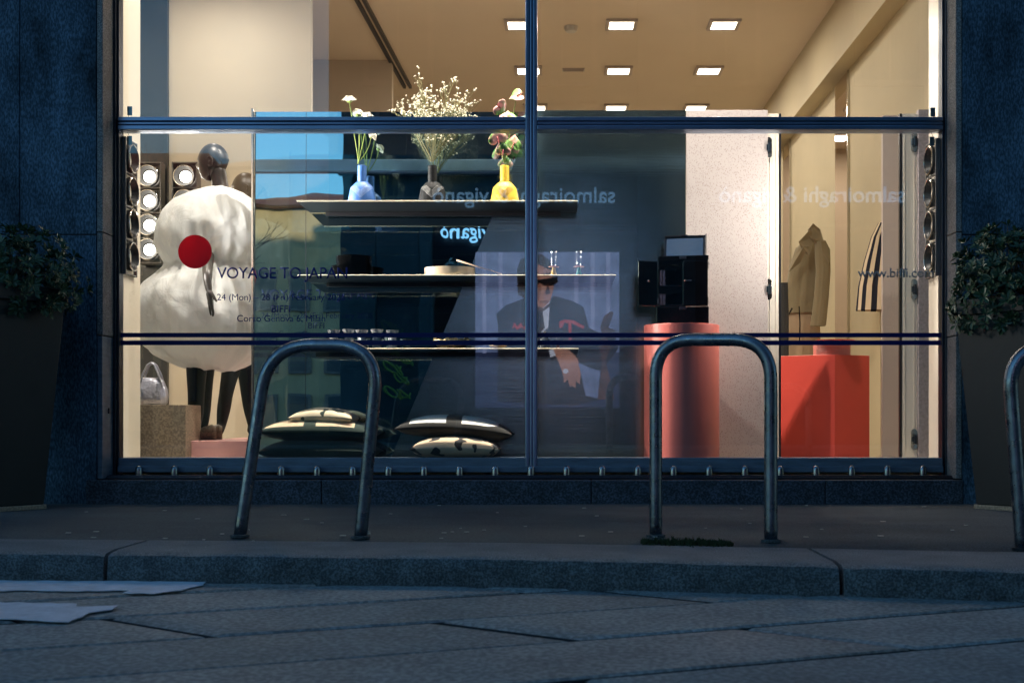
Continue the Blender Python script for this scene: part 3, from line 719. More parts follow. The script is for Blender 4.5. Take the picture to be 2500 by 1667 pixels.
def daisy(px, py, r, tilt, label, dd=0, bend=0):
    base = P(877+random.Random(px).uniform(-5, 5), 400, DV); top = P(px, py, DV+dd)
    t = thing('daisy', label, 'flower', base, 'white daisies in the blue vase')
    pts = curve3(base, ((base+top)/2)+Vector((bend, 0, .0)), top)
    MB().tube(pts, .0028, 8).build('stem', M['stem'], t, world=True)
    h = MB(); up = Vector((math.sin(tilt), -.25, math.cos(tilt))).normalized(); q = up.to_track_quat('Z', 'Y'); rr = random.Random(px+py)
    for layer in range(4):
        n = 26 - 3*layer; rl = r*(1 - .17*layer)
        for i in range(n):
            a = 2*math.pi*(i + .5*layer)/n + rr.uniform(-.05, .05); ca, sa = math.cos(a), math.sin(a); wd = r*.17
            zz = .006*layer + .002; dr = rr.uniform(-.004, .003)
            loc = [(-wd*.5*-sa + .1*rl*ca, -wd*.5*ca + .1*rl*sa, zz), (wd*.5*-sa + .1*rl*ca, wd*.5*ca + .1*rl*sa, zz),
                   (wd*-sa + rl*.8*ca, wd*ca + rl*.8*sa, zz+.010+dr), (rl*ca, rl*sa, zz+.006+dr), (-wd*-sa + rl*.8*ca, -wd*ca + rl*.8*sa, zz+.010+dr)]
            h.add([top + q @ Vector(p) for p in loc], [(0, 1, 2, 3, 4)])
    h.ball(top + up*.010, (r*.55, r*.55, r*.22), 16, 8); h.build('petals', M['petal'], t, world=True)
    MB().lathe([(.003, -.010), (r*.35, -.002), (r*.42, .006)], seg=14).build('calyx', M['stem'], t).location = top - base
daisy(853, 248, .047, .0, 'tallest white daisy standing straight in the blue vase')
daisy(873, 280, .042, .15, 'white daisy half hidden by the transom, second tallest', .03, .02)
daisy(896, 288, .045, -.1, 'broad white daisy at the level of the transom', -.02, .01)
daisy(906, 335, .036, .9, 'drooping daisy seen from the side, lowest in the blue vase', .0, .035)
# baby's breath
rr = random.Random(11)
base = P(1055, 395, DV)
gb = thing('babys_breath', 'airy bunch of tiny white blossoms on dry stems in the black vase', 'flowers', base)
st = MB(); bs = MB()
def flower_branch(p, q, depth):
    mid = (p+q)/2 + Vector((rr.uniform(-.01, .01), rr.uniform(-.01, .01), 0)); st.tube(curve3(p, mid, q, 4), [.0014 if depth == 0 else .0008]*5, 4)
    if depth < 3:
        for k in range(rr.choice((2, 3, 3))):
            t_ = rr.uniform(.45, 1); o_ = p.lerp(q, t_); dv = (q-p)*rr.uniform(.35, .62) + Vector((rr.uniform(-.04, .04), rr.uniform(-.03, .03), rr.uniform(-.01, .04)))*(1-.2*depth)
            flower_branch(o_, o_+dv, depth+1)
    else:
        for k in range(2):
            r_ = rr.choice((.0025, .004, .005, .006)); c_ = q + Vector((rr.uniform(-.012, .012), rr.uniform(-.012, .012), rr.uniform(-.008, .01))); bs.ball(c_, (r_, r_, r_*.8), 7, 5)
for i in range(26):
    tx = rr.uniform(-60, 60); ty = rr.uniform(285, 345)-abs(tx)*.15 if i > 3 else rr.uniform(330, 370)
    flower_branch(base + Vector((rr.uniform(-.01, .01), rr.uniform(-.01, .01), 0)), P(1056+tx*.8, ty, DV + rr.uniform(-.1, .05)), 0)
st.build('stems', M['drystem'], gb, world=True); bs.build('blossoms', M['gyps'], gb, world=True, smooth=True)
# anthuriums
def spathe_mat():
    m = bpy.data.materials.new('pink_green_spathe'); m.use_nodes = True; nt = m.node_tree; N = nt.nodes; L = nt.links; b = N["Principled BSDF"]; b.inputs["Roughness"].default_value = .3
    tc = N.new("ShaderNodeTexCoord"); n = N.new("ShaderNodeTexNoise"); n.inputs["Scale"].default_value = 14; L.new(tc.outputs["Object"], n.inputs["Vector"])
    cr = N.new("ShaderNodeValToRGB"); e = cr.color_ramp.elements; e[0].position = .42; e[0].color = (.14, .30, .07, 1); e[1].position = .56; e[1].color = (.80, .38, .34, 1)
    L.new(n.outputs[0], cr.inputs[0]); L.new(cr.outputs[0], b.inputs["Base Color"]); return m
M['spathe'] = spathe_mat()
def anthurium(px, py, size, yaw, pitch, roll, label, dd=0):
    size *= 1.3
    base = P(1231, 398, DV); top = P(px, py, DV+dd)
    t = thing('anthurium', label, 'flower', base, 'pink and green anthuriums in the yellow vase')
    MB().tube(curve3(base, (base+top)/2+Vector((0, 0, .02)), top), .0022, 8).build('stem', M['stem'], t, world=True)
    rot = Matrix.Rotation(yaw, 3, 'Z') @ Matrix.Rotation(pitch, 3, 'X') @ Matrix.Rotation(roll, 3, 'Y')
    n = 28; ring = []; mid = []
    for i in range(n):
        a = 2*math.pi*i/n; x = math.sin(a)**3*1.0; z = (13*math.cos(a) - 5*math.cos(2*a) - 2*math.cos(3*a) - math.cos(4*a))/17
        ring.append(rot @ Vector((x*size, -.18*size*(x*x) + .12*size*z*z, z*size)) + top)
        mid.append(rot @ Vector((x*size*.5, .0, z*size*.5)) + top)
    s = MB(); s.add(ring + mid + [top], [(i, (i+1) % n, (i+1) % n+n, i+n) for i in range(n)] + [(i+n, (i+1) % n+n, 2*n) for i in range(n)])
    so_ = s.build('spathe', M['spathe'], t, world=True, smooth=True); md = so_.modifiers.new('th', 'SOLIDIFY'); md.thickness = .0015
    sp = MB(); d_ = rot @ Vector((.0, -.35, 1)).normalized()
    sp.tube([top + d_*(size*.8*k/6) + Vector((0, -.004, 0)) for k in range(7)], [.004, .0045, .0042, .004, .0035, .003, .001], 8); sp.build('spadix', M['spadix'], t, world=True, smooth=True)
anthurium(1262, 235, .043, R(-10), R(-35), R(70), 'topmost anthurium with a pale green tip beside the mullion', .02)
anthurium(1222, 265, .042, R(30), R(20), R(-60), 'left anthurium with a curled green edge above the transom')
anthurium(1240, 285, .040, R(0), R(-20), R(180), 'pink anthurium at the level of the transom', -.02)
anthurium(1214, 335, .046, R(10), R(10), R(165), 'large pink anthurium facing the street just under the transom', -.03)
anthurium(1254, 350, .044, R(-20), R(5), R(190), 'green anthurium leaf shape hanging right below the transom', .03)
anthurium(1228, 366, .038, R(0), R(15), R(180), 'lowest anthurium hanging over the neck of the yellow vase', -.01)

# ------------------------------------------------------------------ middle shelf
ordn = ['bottom', 'second', 'third', 'fourth', 'fifth', 'sixth', 'seventh', 'eighth', 'ninth', 'tenth', 'eleventh', 'twelfth', 'thirteenth', 'fourteenth', 'top']
z = Z2
DPp = 7.32
pbig = None
for k in range(15):
    r = .124 if k < 8 else .106
    m_ = MB().lathe([(r*.55, 0), (r*.6, .002), (r*.98, .0066), (r, .0082), (r*.985, .0088), (r*.6, .004), (.01, .004)], seg=48)
    if k in (0, 8): mesh_src = m_.build('plate', M['plate'], autosmooth=40); o = mesh_src
    else: o = bpy.data.objects.new('plate', mesh_src.data); link(o)
    o.location = (PX(860 + (0 if k < 8 else 4), DPp) + .001*math.sin(k*5), DPp-CAMD, z)
    tag(o, f'{ordn[k]} black plate of the stack' + (', counted from the bottom' if 0 < k < 14 else ' on the middle shelf'), 'plate', 'stack of black plates on the middle shelf')
    z += .0083 if k != 7 else .009
b = MB(); s = 48
rings = []
for r, zz in [(.90, 0), (1, .004), (1, .050), (.99, .053), (.96, .053), (.95, .05), (.94, .01), (.2, .008)]:
    rings.append([(.150*r*math.cos(2*math.pi*i/s), .11*r*math.sin(2*math.pi*i/s), zz) for i in range(s)])
o = b.loft(rings).build('bowl', M['ivory'], autosmooth=40); o.location = (PX(1098, 7.28), 7.28-CAMD, Z2); tag(o, 'low oval ivory bowl with a straight rim on the middle shelf', 'bowl')
o = MB().tube([P(1115, 635, 7.2), P(1170, 652, 7.2), P(1226, 669.5, 7.2)], [.006, .0045, .003], 10).build('wooden_pestle', M['wood'], smooth=True)
tag(o, 'pale wooden stick leaning across the rim of the ivory bowl', 'utensil')
for px, mk, lb in ((1352, 'amber', 'small glass tumbler upside down on an amber cone stand'), (1413, 'teal', 'small glass tumbler upside down on a teal cone stand')):
    t = thing('glass_stand', lb, 'glassware', (PX(px, 7.25), .2, Z2), 'glass tumblers on coloured cone stands')
    MB().lathe([(.020, 0), (.0205, .002), (.009, .052), (.009, .054)], seg=20).build('cone_base', M[mk], t, autosmooth=40)
    MB().lathe([(.030, .054), (.0315, .0555), (.030, .057)], seg=24).build('saucer', M['pink'], t, autosmooth=40)
    MB().lathe([(.014, .058), (.0185, .064), (.0185, .145), (.017, .147), (.0155, .145), (.0155, .066), (.010, .063)], seg=24).build('tumbler', M['thinglass'], t, autosmooth=40)
    MB().lathe([(.0187, .138), (.0192, .142), (.0187, .146), (.017, .1475), (.0155, .142)], seg=24).build('rim', M['chrome'], t, autosmooth=40)
# ------------------------------------------------------------------ lowest shelf
g0 = None
M['ribbed'] = mat('ribbed_glass', (.75, .75, .74), .12, 0, spec=1); M['ribbed'].node_tree.nodes["Principled BSDF"].inputs["Transmission Weight"].default_value = .55
def ribbed(px, lb, h=1):
    s = 40; rings = []
    for r, zz in [(.024, 0), (.026, .003), (.0265, .055), (.0235, .06), (.0235, .082), (.0375, .113), (.036, .113), (.022, .083), (.021, .01)]:
        rings.append([(r*(1+.05*math.cos(20*2*math.pi*i/s))*math.cos(2*math.pi*i/s), r*(1+.05*math.cos(20*2*math.pi*i/s))*math.sin(2*math.pi*i/s), zz*h) for i in range(s)])
    o = MB().loft(rings).build('ribbed_glass', M['ribbed'], autosmooth=60); o.location = (PX(px, 7.25), .2 + .02*math.sin(px), Z3)
    tag(o, lb, 'drinking glass', 'ribbed glasses with flared rims on the lowest shelf')
for px, lb, h in ((816, 'leftmost ribbed glass of the row on the lowest shelf', .98), (850, 'second ribbed glass from the left, slightly taller', 1.04), (884.5, 'ribbed glass in the middle of the row of five', .98), (919, 'fourth ribbed glass from the left, tallest of the row', 1.04), (959, 'rightmost ribbed glass standing a little apart', .97)): ribbed(px, lb, h)
def crumple(px, wpx, hpx, d, lb, seed):
    s = 40; rings = []; rr = random.Random(seed); r0 = wpx*d/F/2; h = hpx*d/F
    for q, zz in [(.5, 0), (.7, .15), (1, .75), (.96, 1), (.8, .7), (.5, .3), (.1, .25)]:
        rings.append([(r0*q*math.cos(2*math.pi*i/s)*(1+.12*noise.noise(Vector((i*.7, q*3, seed)))), .75*r0*q*math.sin(2*math.pi*i/s), h*zz*(1+.5*noise.noise(Vector((i*.5, zz*2, seed+4))))) for i in range(s)])
    o = MB().loft(rings).build('gold_dish', M['gold'], smooth=True); o.location = (PX(px, d), d-CAMD, Z3+.001); tag(o, lb, 'dish', 'crumpled gold dishes')
crumple(1103, 92, 24, 7.25, 'large crumpled gold dish under the ivory bowl on the lowest shelf', 1)
crumple(1216, 44, 9, 7.2, 'small flat gold dish beside the mullion on the lowest shelf', 2)
t = thing('decanter', 'small round clear glass decanter just right of the mullion', 'decanter', (PX(1330, 7.25), .2, Z3))
MB().lathe([(.015, 0), (.028, .01), (.034, .035), (.026, .06), (.008, .075), (.007, .1), (.009, .104), (.006, .104)], seg=24).build('flask', M['ribbed'], t, autosmooth=60)
for dx in (-.01, .012): MB().lathe([(.0015, .1), (.0015, .145)], (dx, 0, 0), 6).build('reed', M['chrome'], t)
t = thing('glass_vial', 'slim clear glass vial standing right of the decanter', 'vial', (PX(1362, 7.25), .2, Z3))
MB().lathe([(.013, 0), (.013, .075), (.011, .078), (.0105, .07)], seg=20).build('tube', M['thinglass'], t, autosmooth=60)
MB().lathe([(.010, .002), (.010, .04)], seg=16).build('amber_oil', M['pinkbox'], t)

# ------------------------------------------------------------------ cushions
def cushion(px0, px1, py0, py1, d, m, label, depth=.5, rz=0, tilt=0, grp=None, puff=1.0, rx=0):
    W = (px1-px0)*d/F; H = (py1-py0)*d/F; n = 36; c = MB(); rings = []
    t0 = P((px0+px1)/2, (py0+py1)/2, d)
    def h(u, v): return (max(0, 1-abs(u)**2.6)*max(0, 1-abs(v)**2.6))**.55
    def xy(u, v): k = 1 - .05*(1-abs(u)**2)*abs(v)**3; k2 = 1 - .05*(1-abs(v)**2)*abs(u)**3; return u*W/2*k2, v*depth/2*k
    vs = []; fs = []
    for side in (1, -1):
        for i in range(n+1):
            for j in range(n+1):
                u, v = -1+2*i/n, -1+2*j/n; x, y = xy(u, v)
                wob = .006*noise.noise(Vector((u*2.2, v*2.2, px0*.01+side)))
                vs.append((x, y, side*(H/2*h(u, v)*puff + (wob*h(u, v)) + .002) + tilt*u*.02 - .012*u*u*(1 if rx == 0 else rx)))
    K = (n+1)**2
    for i in range(n):
        for j in range(n):
            a = i*(n+1)+j; fs.append((a, a+n+1, a+n+2, a+1)); fs.append((K+a+1, K+a+n+2, K+a+n+1, K+a))
    for i in range(n):
        for a, b in ((i*(n+1), (i+1)*(n+1)), ((i+1)*(n+1)+n, i*(n+1)+n), (i+1, i), (n*(n+1)+i, n*(n+1)+i+1)): fs.append((a, b, K+b, K+a))
    c.add(vs, fs); o = c.build('cushion', m, smooth=True); o.location = t0; o.rotation_euler = (0, 0, rz)
    tag(o, label, 'cushion', grp); return o
gc = 'cushions stacked on the display floor'
green = (.012, .03, .022); crm = (.66, .50, .32)
cushion(645, 925, 1072, 1122, 7.3, mat('dark_green_wool', green, .95, bump=.4, bscale=150, sheen=.2), 'plain dark green cushion at the bottom of the left pile', .42, .0, 0, gc, 1.15)
cushion(647, 925, 1022, 1078, 7.3, plaid('cream_green_check', crm, green, 3.4, 2.38, .24, .26, .5, wy=.05), 'cream cushion with dark green checks in the middle of the left pile', .42, .02, -.2, gc, 1.0)
cushion(718, 872, 996, 1036, 7.28, plaid('cream_spot', (.74, .62, .42), green, 13, 0, .60, spots=True), 'small cream cushion with dark spots on top of the left pile', .3, -.05, -.1, gc, 1.0)
cushion(1007, 1222, 1064, 1118, 7.265, plaid('cow_spot', (.62, .46, .30), (.01, .01, .01), 11, 0, .56, spots=True), 'tan cushion with black cow spots, lower of the right pair', .4, .03, -.1, gc, 1.05)
cushion(974, 1254, 1012, 1072, 7.34, plaid('white_black_check', (.82, .80, .72), (.014, .013, .010), 3.3, 2.38, .30, .15, .5, wy=.045), 'white cushion with black checks, upper of the right pair', .42, .0, -.9, gc, .95, 2.2)

# ------------------------------------------------------------------ plinths and cabinet
DC = 7.30
o = MB().lathe([(.2225, 0), (.2225, PZ(795, DC)-.163), (.2205, PZ(795, DC)-.161)], (0, 0, 0), 96).build('round_plinth', M['coral'], autosmooth=40)
o.location = (PX(1664, DC), DC-CAMD, .161); tag(o, 'tall coral red cylinder plinth under the black jewellery cabinet', 'plinth')
CT = PZ(795, DC)
cb = thing('jewellery_cabinet', 'black lacquer jewellery cabinet with its lid and left door open', 'cabinet', (PX(1670, DC), DC-CAMD, CT))
cbr = R(-9); cb.rotation_euler = (0, 0, cbr)
s = DC/F
W2 = .145; DP2 = .12
hb, hm = .105, .40          # drawer top, body top
def cpart(name, mb, parent=cb, m='lacquer', bevel=.002): return mb.build(name, M[m], parent, bevel=bevel)
cpart('base_drawer', MB().box(-.155, .150, -DP2, DP2, 0, hb-.004))
cpart('body', MB().box(-W2, -W2+.01, -DP2, DP2, hb, hm-.03).box(W2-.01, W2, -DP2, DP2, hb, hm-.03).box(-W2+.01, W2-.01, DP2-.01, DP2, hb, hm-.03).box(-W2+.01, W2-.01, -DP2, DP2-.01, hb, hb+.01).box(-W2+.01, W2-.01, -DP2+.01, DP2-.01, (hb+hm)/2-.03, (hb+hm)/2-.024))
cpart('lid_tray', MB().box(-W2-.004, W2+.004, -DP2-.004, DP2+.004, hm-.028, hm))
cpart('door', MB().box(.0, W2, -DP2-.012, -DP2-.001, hb+.002, hm-.032))
d_ = cpart('door', MB().box(-.118, 0, -.011, 0, hb+.002, hm-.032)); d_.location = (-W2-.004, -DP2-.004, 0); d_.rotation_euler = (0, 0, R(22))
cpart('knob', MB().ball((-.06, -.016, (hb+hm)/2), .007), d_, 'chrome', 0)
cpart('knob', MB().ball((.012, -DP2-.018, (hb+hm)/2), .007).box(.008, .05, -DP2-.0165, -DP2-.0125, (hb+hm)/2-.003, (hb+hm)/2+.003), cb, 'chrome', 0)
for zz in (hb+.03, hm-.06): cpart('hinge', MB().box(-W2-.006, -W2+.002, -DP2-.012, -DP2-.001, zz-.02, zz+.02), cb, 'chrome', .001); cpart('hinge', MB().box(W2+.0005, W2+.003, -DP2+.002, -DP2+.014, zz-.02, zz+.02), cb, 'chrome', .0005)
for zz in (hb-.012, hm-.012): cpart('latch', MB().box(-.02, .02, -DP2-.0075, -DP2-.0045, zz-.008, zz+.008), cb, 'framedk', .001)
lid = MB().box(-.118, .125, .0, .012, 0, .150).box(-.118, -.106, -.012, -.0002, 0, .150).box(.113, .125, -.012, -.0002, 0, .150).box(-.106, .113, -.012, -.0002, .138, .150).box(-.02, .02, -.016, -.0122, .141, .153)
lo_ = cpart('lid', lid); lo_.location = (.0, -.02, hm); lo_.rotation_euler = (R(-25), 0, 0)
cpart('lid_mirror', MB().box(-.104, .111, -.004, -.0006, .004, .136), lo_, 'clearmirror', 0)
cpart('lid_strut', MB().add([(.128, -.06, hm), (.134, -.06, hm), (.134, .1, hm), (.128, .1, hm), (.128, -.03, hm+.14), (.134, -.03, hm+.14), (.134, .01, hm+.10), (.128, .01, hm+.10)], [(0,3,2,1),(4,5,6,7),(0,1,5,4),(1,2,6,5),(2,3,7,6),(3,0,4,7)]))
# red cube
DR = 8.0
zc = PZ(865.5, DR)
A = P(2038, 865.5, DR); Lp = Vector((PX(1870, 8.25), 8.25-CAMD, zc)); Rp = Vector((PX(2123, 8.13), 8.13-CAMD, zc))
L2 = A + (Lp-A)*1.05; R2 = A + (Rp-A)
pts = [(A.x, A.y), (R2.x, R2.y), (R2.x+L2.x-A.x, R2.y+L2.y-A.y), (L2.x, L2.y)]
o = MB().prism_xy([(x-A.x, y-A.y) for x, y in pts], 0, zc-.161).build('square_plinth', M['red'], bevel=.002); o.location = (A.x, A.y, .161); tag(o, 'bright red box plinth standing in the open doorway', 'plinth')
DX = 8.12
pb = thing('pink_box', 'ribbed pink box with a shallow dish lid on the red plinth', 'box', (PX(2031, DX), DX-CAMD, zc))
bx = MB()
for k in range(7): bx.box(-.112, .112, -.05, .06, k*.0115, k*.0115+.009); bx.box(-.108, .108, -.046, .056, k*.0115+.009, k*.0115+.0115)
bx.build('body', M['pinkbox'], pb, bevel=.0015)
MB().lathe([(.05, .081), (.115, .092), (.135, .1), (.115, .095), (.03, .086)], (.02, 0, 0)).build('dish', M['coral'], pb, autosmooth=40)
# stone block, bag, pink platform
o = MB().box(-2.78, PX(453, 7.5), .45, .78, .161, PZ(988, 7.5)).build('stone_block', M['stone'], bevel=.002); tag(o, 'brown stone block under the silver handbag', 'plinth')
BZ = PZ(988, 7.5)
hbg = thing('handbag', 'crumpled silver leather handbag with two handles on the stone block', 'handbag', (PX(370, 7.6), .55, BZ))
rings = []; n = 44
for w_, dd, zz in ((.082, .035, 0), (.098, .045, .01), (.102, .05, .05), (.096, .046, .10), (.080, .034, .14), (.066, .02, .165), (.05, .01, .17)):
    rings.append([(w_*math.copysign(abs(math.cos(a))**.7, math.cos(a))*(1+.05*noise.noise(Vector((math.cos(a)*4, math.sin(a)*4, zz*30)))), dd*math.copysign(abs(math.sin(a))**.7, math.sin(a))*(1+.25*noise.noise(Vector((math.cos(a)*3+5, math.sin(a)*3, zz*25)))), zz) for a in [2*math.pi*i/n for i in range(n)]])
MB().loft(rings).build('body', M['silver'], hbg, smooth=True)
for sy in (-1, 1):
    pts = [(-.06, sy*.028, .13), (-.045, sy*.027, .19), (-.02, sy*.02, .245), (.005, sy*.016, .262), (.025, sy*.02, .245), (.05, sy*.026, .19), (.075, sy*.03, .11)]
    fine = []
    for a, b_, c_ in zip(pts, pts[1:], pts[2:]): fine += [Vector(a).lerp(Vector(b_), .5), Vector(b_)]
    MB().tube([Vector(pts[0])]+fine+[Vector(pts[-1])], .0065, 8).build('handle', M['silver'], hbg, smooth=True)
MB().box(.045, .075, -.052, -.046, .05, .135).build('strap', M['silver'], hbg, bevel=.003); MB().box(-.075, -.05, -.051, -.045, .05, .135).build('strap', M['silver'], hbg, bevel=.003)
PZT = PZ(1076, 7.62)
o = MB().box(PX(454, 7.6), -1.45, .57, 1.95, .161, PZT).build('pink_platform', M['pink'], bevel=.003); tag(o, 'low pink platform under the two mannequins', 'platform')

# ------------------------------------------------------------------ mannequins
def head_mesh(mb, c, k, yaw):
    n1, n2 = 40, 32; rings = []; rot = Matrix.Rotation(yaw, 3, 'Z')
    def shape(th, ph):     # th 0..pi from bottom, ph around; +x is face
        x, y, z = math.sin(th)*math.cos(ph), math.sin(th)*math.sin(ph), -math.cos(th)
        if z < 0: ff = math.sin(th)**-.38; x, y = x*ff, y*ff
        X, Y, Z = x*.098, y*.075, z*.118
        if Z < 0:
            t = -Z/.118
            X = X*(1-.16*t) + (.0 if x > 0 else .05*t*t); Y *= (1-.34*t)
            if x > 0: X += .006*t
        if x > .45 and abs(y) < .6:
            fy = math.exp(-(Y/.012)**2); X += .022*fy*math.exp(-((Z+.022)/.016)**2)       # nose
            X -= .006*math.exp(-((abs(Y)-.028)/.014)**2)*math.exp(-((Z-.0)/.014)**2)      # eye sockets
            X += .007*math.exp(-(Y/.02)**2)*math.exp(-((Z+.055)/.007)**2) + .007*math.exp(-(Y/.018)**2)*math.exp(-((Z+.068)/.007)**2)  # lips
            X += .009*math.exp(-(Y/.022)**2)*math.exp(-((Z+.095)/.014)**2)
            X += .004*math.exp(-(Y/.04)**2)*math.exp(-((Z-.018)/.01)**2)
        if x < 0 and Z > 0: X *= 1.06
        return rot @ Vector((X*k, Y*k, Z*k)) + c
    for i in range(1, n1): rings.append([shape(math.pi*i/n1, 2*math.pi*j/n2) for j in range(n2)])
    mb.loft(rings)
    for sg in (-1, 1):      # ears
        e = []; 
        for i in range(13):
            a = -2.2 + 4.4*i/12; e.append(rot @ Vector((-.012*k - .016*k*math.cos(a)*1, sg*(.070*k + .006*k), (.0 + .030*math.sin(a))*k - .012*k)) + c)
        mb.tube(e, [.004*k+.002*k*math.sin(math.pi*i/12) for i in range(13)], 8)
        mb.ball(rot @ Vector((-.008*k, sg*.068*k, -.014*k)) + c, (.012*k, .008*k, .018*k))
def skin_obj(name, m, verts, edges, radii, parent, root=0, sub=2):
    me = bpy.data.meshes.new(name); off = parent.location if parent else Vector((0, 0, 0))
    me.from_pydata([tuple(Vector(v)-off) for v in verts], edges, []); o = bpy.data.objects.new(name, me); link(o); me.materials.append(m)
    if parent: o.parent = parent
    md = o.modifiers.new('skin', 'SKIN'); md.use_smooth_shade = True
    for i, r in enumerate(radii):
        me.skin_vertices[0].data[i].radius = (r, r) if not isinstance(r, tuple) else r
    me.skin_vertices[0].data[root].use_root = True
    s_ = o.modifiers.new('sub', 'SUBSURF'); s_.levels = sub; s_.render_levels = sub
    bpy.context.view_layer.update()
    me2 = bpy.data.meshes.new_from_object(o.evaluated_get(bpy.context.evaluated_depsgraph_get())); o.modifiers.clear(); o.data = me2
    me2.polygons.foreach_set("use_smooth", [True]*len(me2.polygons))
    return o
def leg(verts, edges, radii, pts, rs):
    b = len(verts); verts += pts; radii += rs; edges += [(b+i, b+i+1) for i in range(len(pts)-1)]; return b
def balloon(name, prof, d, m, parent, depthk=.82, seed=0, thick=False):
    # prof: list of (py, centre px, radius px)
    n = 110; rings = []; fine = []
    for (y0, c0, r0), (y1, c1, r1) in zip(prof, prof[1:]):
        for k in range(5): t = k/5; tt = t*t*(3-2*t) if False else t; fine.append((y0+(y1-y0)*tt, c0+(c1-c0)*tt, r0+(r1-r0)*tt))
    fine.append(prof[-1])
    N_ = len(fine)
    for k, (py, cx, r) in enumerate(fine):
        rr_ = (fine[max(0, k-2)][2] + fine[max(0, k-1)][2] + r + fine[min(N_-1, k+1)][2] + fine[min(N_-1, k+2)][2])/5
        c = P(cx, py, d); rad = rr_*d/F; ring = []
        for i in range(n):
            a = 2*math.pi*i/n; q = Vector((math.cos(a)*1.6, math.sin(a)*1.6, c.z*2.6+seed))
            rid = 1 - abs(noise.noise(q*1.5))*2; rid2 = 1 - abs(noise.noise(q*3.1 + Vector((7, 0, 0))))*2
            ple = max(0, 1-abs(math.sin(a*4.5 + 1.3*noise.noise(Vector((c.z*1.6, seed, a)))))*5)
            wst = math.exp(-((py-652)/45)**2) + math.exp(-((py-895)/40)**2) + .8*math.exp(-((py-462)/18)**2)
            fold = abs(math.sin(a*11 + 2.2*noise.noise(Vector((c.z*1.1, seed+4, a*.6)))))
            f = 1 + .075*(rid-.5) + .03*(rid2-.5) + .012*ple + (.055*wst + .024)*(fold-.6) + .03*noise.noise(Vector((math.cos(a)*6, math.sin(a)*6, c.z*1.2+seed)))*(1 if r < 130 else .5)
            ring.append((c.x + rad*f*math.cos(a), c.y + rad*f*depthk*math.sin(a), c.z + .010*noise.noise(q*2)))
        rings.append(ring)
    o = MB().loft(rings, cap=False).build(name, m, parent, world=True, smooth=True)
    return o

D1 = 7.95
m1 = thing('mannequin', 'bald dark mannequin in front, in a white balloon dress, looking left', 'mannequin', (PX(490, D1), D1-CAMD, PZT))
mb = MB(); k1 = 1.02
hc = P(520, 396, D1)
head_mesh(mb, hc, k1, R(172))
hd_ = None
V = []; E = []; Rr = []
# torso chain then arms
b0 = leg(V, E, Rr, [P(510, 800, D1), P(512, 700, D1), P(520, 600, D1), P(530, 520, D1), P(543, 478, D1), P(537, 452, D1), P(533, 425, D1), P(530, 400, D1)], [(.13, .11), (.11, .09), (.12, .10), (.15, .10), (.08, .06), (.055, .055), (.062, .056), (.06, .055)])
body = skin_obj('body', M['bronze'], V, E, Rr, m1)
# forearm and hand
V = []; E = []; Rr = []
DH = 7.50
leg(V, E, Rr, [P(512, 600, 7.85), P(507, 645, 7.58), P(506, 672, DH), P(507, 705, DH), P(512, 726, DH)], [.045, .036, .031, .021, .019])
def fing(a, pts, rs):
    b = len(V); V.extend(pts); Rr.extend(rs); E.append((a, b)); E.extend([(b+i, b+i+1) for i in range(len(pts)-1)])
fing(4, [P(515, 738, DH), P(518, 752, DH), P(521, 764, DH), P(519, 773, DH)], [.014, .009, .008, .006])
fing(4, [P(511, 738, DH+.015), P(512, 752, DH+.015), P(514, 764, DH+.015), P(515, 770, DH+.015)], [.012, .008, .007, .005])
fing(4, [P(517, 738, DH+.03), P(519, 752, DH+.03), P(520, 762, DH+.03)], [.012, .008, .005])
fing(3, [P(516, 715, DH-.01), P(524, 728, DH-.01), P(530, 737, DH-.01)], [.012, .009, .006])
hand = skin_obj('arm', M['bronze'], V, E, Rr, m1)
hm_ = mb.build('head', M['bronze'], m1, world=True, smooth=True)
balloon('balloon_dress', [(455, 535, 14), (460, 532, 32), (470, 528, 62), (490, 523, 96), (520, 522, 122), (555, 522, 134), (590, 522, 136), (618, 520, 128), (636, 518, 112), (648, 515, 104), (662, 515, 118), (690, 514, 148), (725, 514, 172), (765, 514, 181), (805, 514, 178), (835, 514, 165), (858, 515, 142), (878, 516, 112), (895, 518, 78), (905, 520, 50)], D1, M['dress'], m1, .86, 3.3)
V = []; E = []; Rr = []
r0_ = leg(V, E, Rr, [P(508, 830, D1), P(480, 880, D1-.08), P(479, 960, D1-.1), P(478, 1010, D1-.1), P(476, 1050, D1-.1), P(466, 1066, D1-.14)], [.10, .075, .055, .052, .034, .03])
b_ = leg(V, E, Rr, [P(500, 890, D1+.06), P(500, 950, D1+.06), P(497, 1000, D1+.08), P(496, 1045, D1+.08), P(488, 1062, D1+.03)], [.07, .052, .05, .033, .03]); E.append((r0_, b_))
skin_obj('tights', M['tights'], V, E, Rr, m1)
def shoe(px, py, d, yaw, parent):
    n = 20; rings = []; rot = Matrix.Rotation(yaw, 3, 'Z'); c = P(px, py, d); c.z = PZT + .002
    for x, w_, h in ((-.115, .012, .015), (-.10, .034, .032), (-.05, .042, .038), (0, .040, .055), (.05, .034, .085), (.10, .032, .10), (.125, .02, .085)):
        rings.append([rot @ Vector((x, w_*math.cos(2*math.pi*i/n), h*.5 + h*.5*math.sin(2*math.pi*i/n))) + c for i in range(n)])
    s_ = MB().loft(rings).build('shoe', M['shoe'], parent, world=True, smooth=True)
    h_ = MB().box(-.02+.09, .12, -.03, .03, 0, .018); 
shoe(478, 1066, D1-.12, R(25), m1); shoe(494, 1062, D1+.05, R(20), m1)
D2 = 8.75
m2 = thing('mannequin', 'second dark mannequin half hidden behind the mirrored partition, legs apart', 'mannequin', (PX(580, D2), D2-CAMD, PZT))
mb = MB(); head_mesh(mb, P(600, 462, D2), 1.0, R(190)); mb.build('head', M['bronze'], m2, world=True, smooth=True)
V = []; E = []; Rr = []
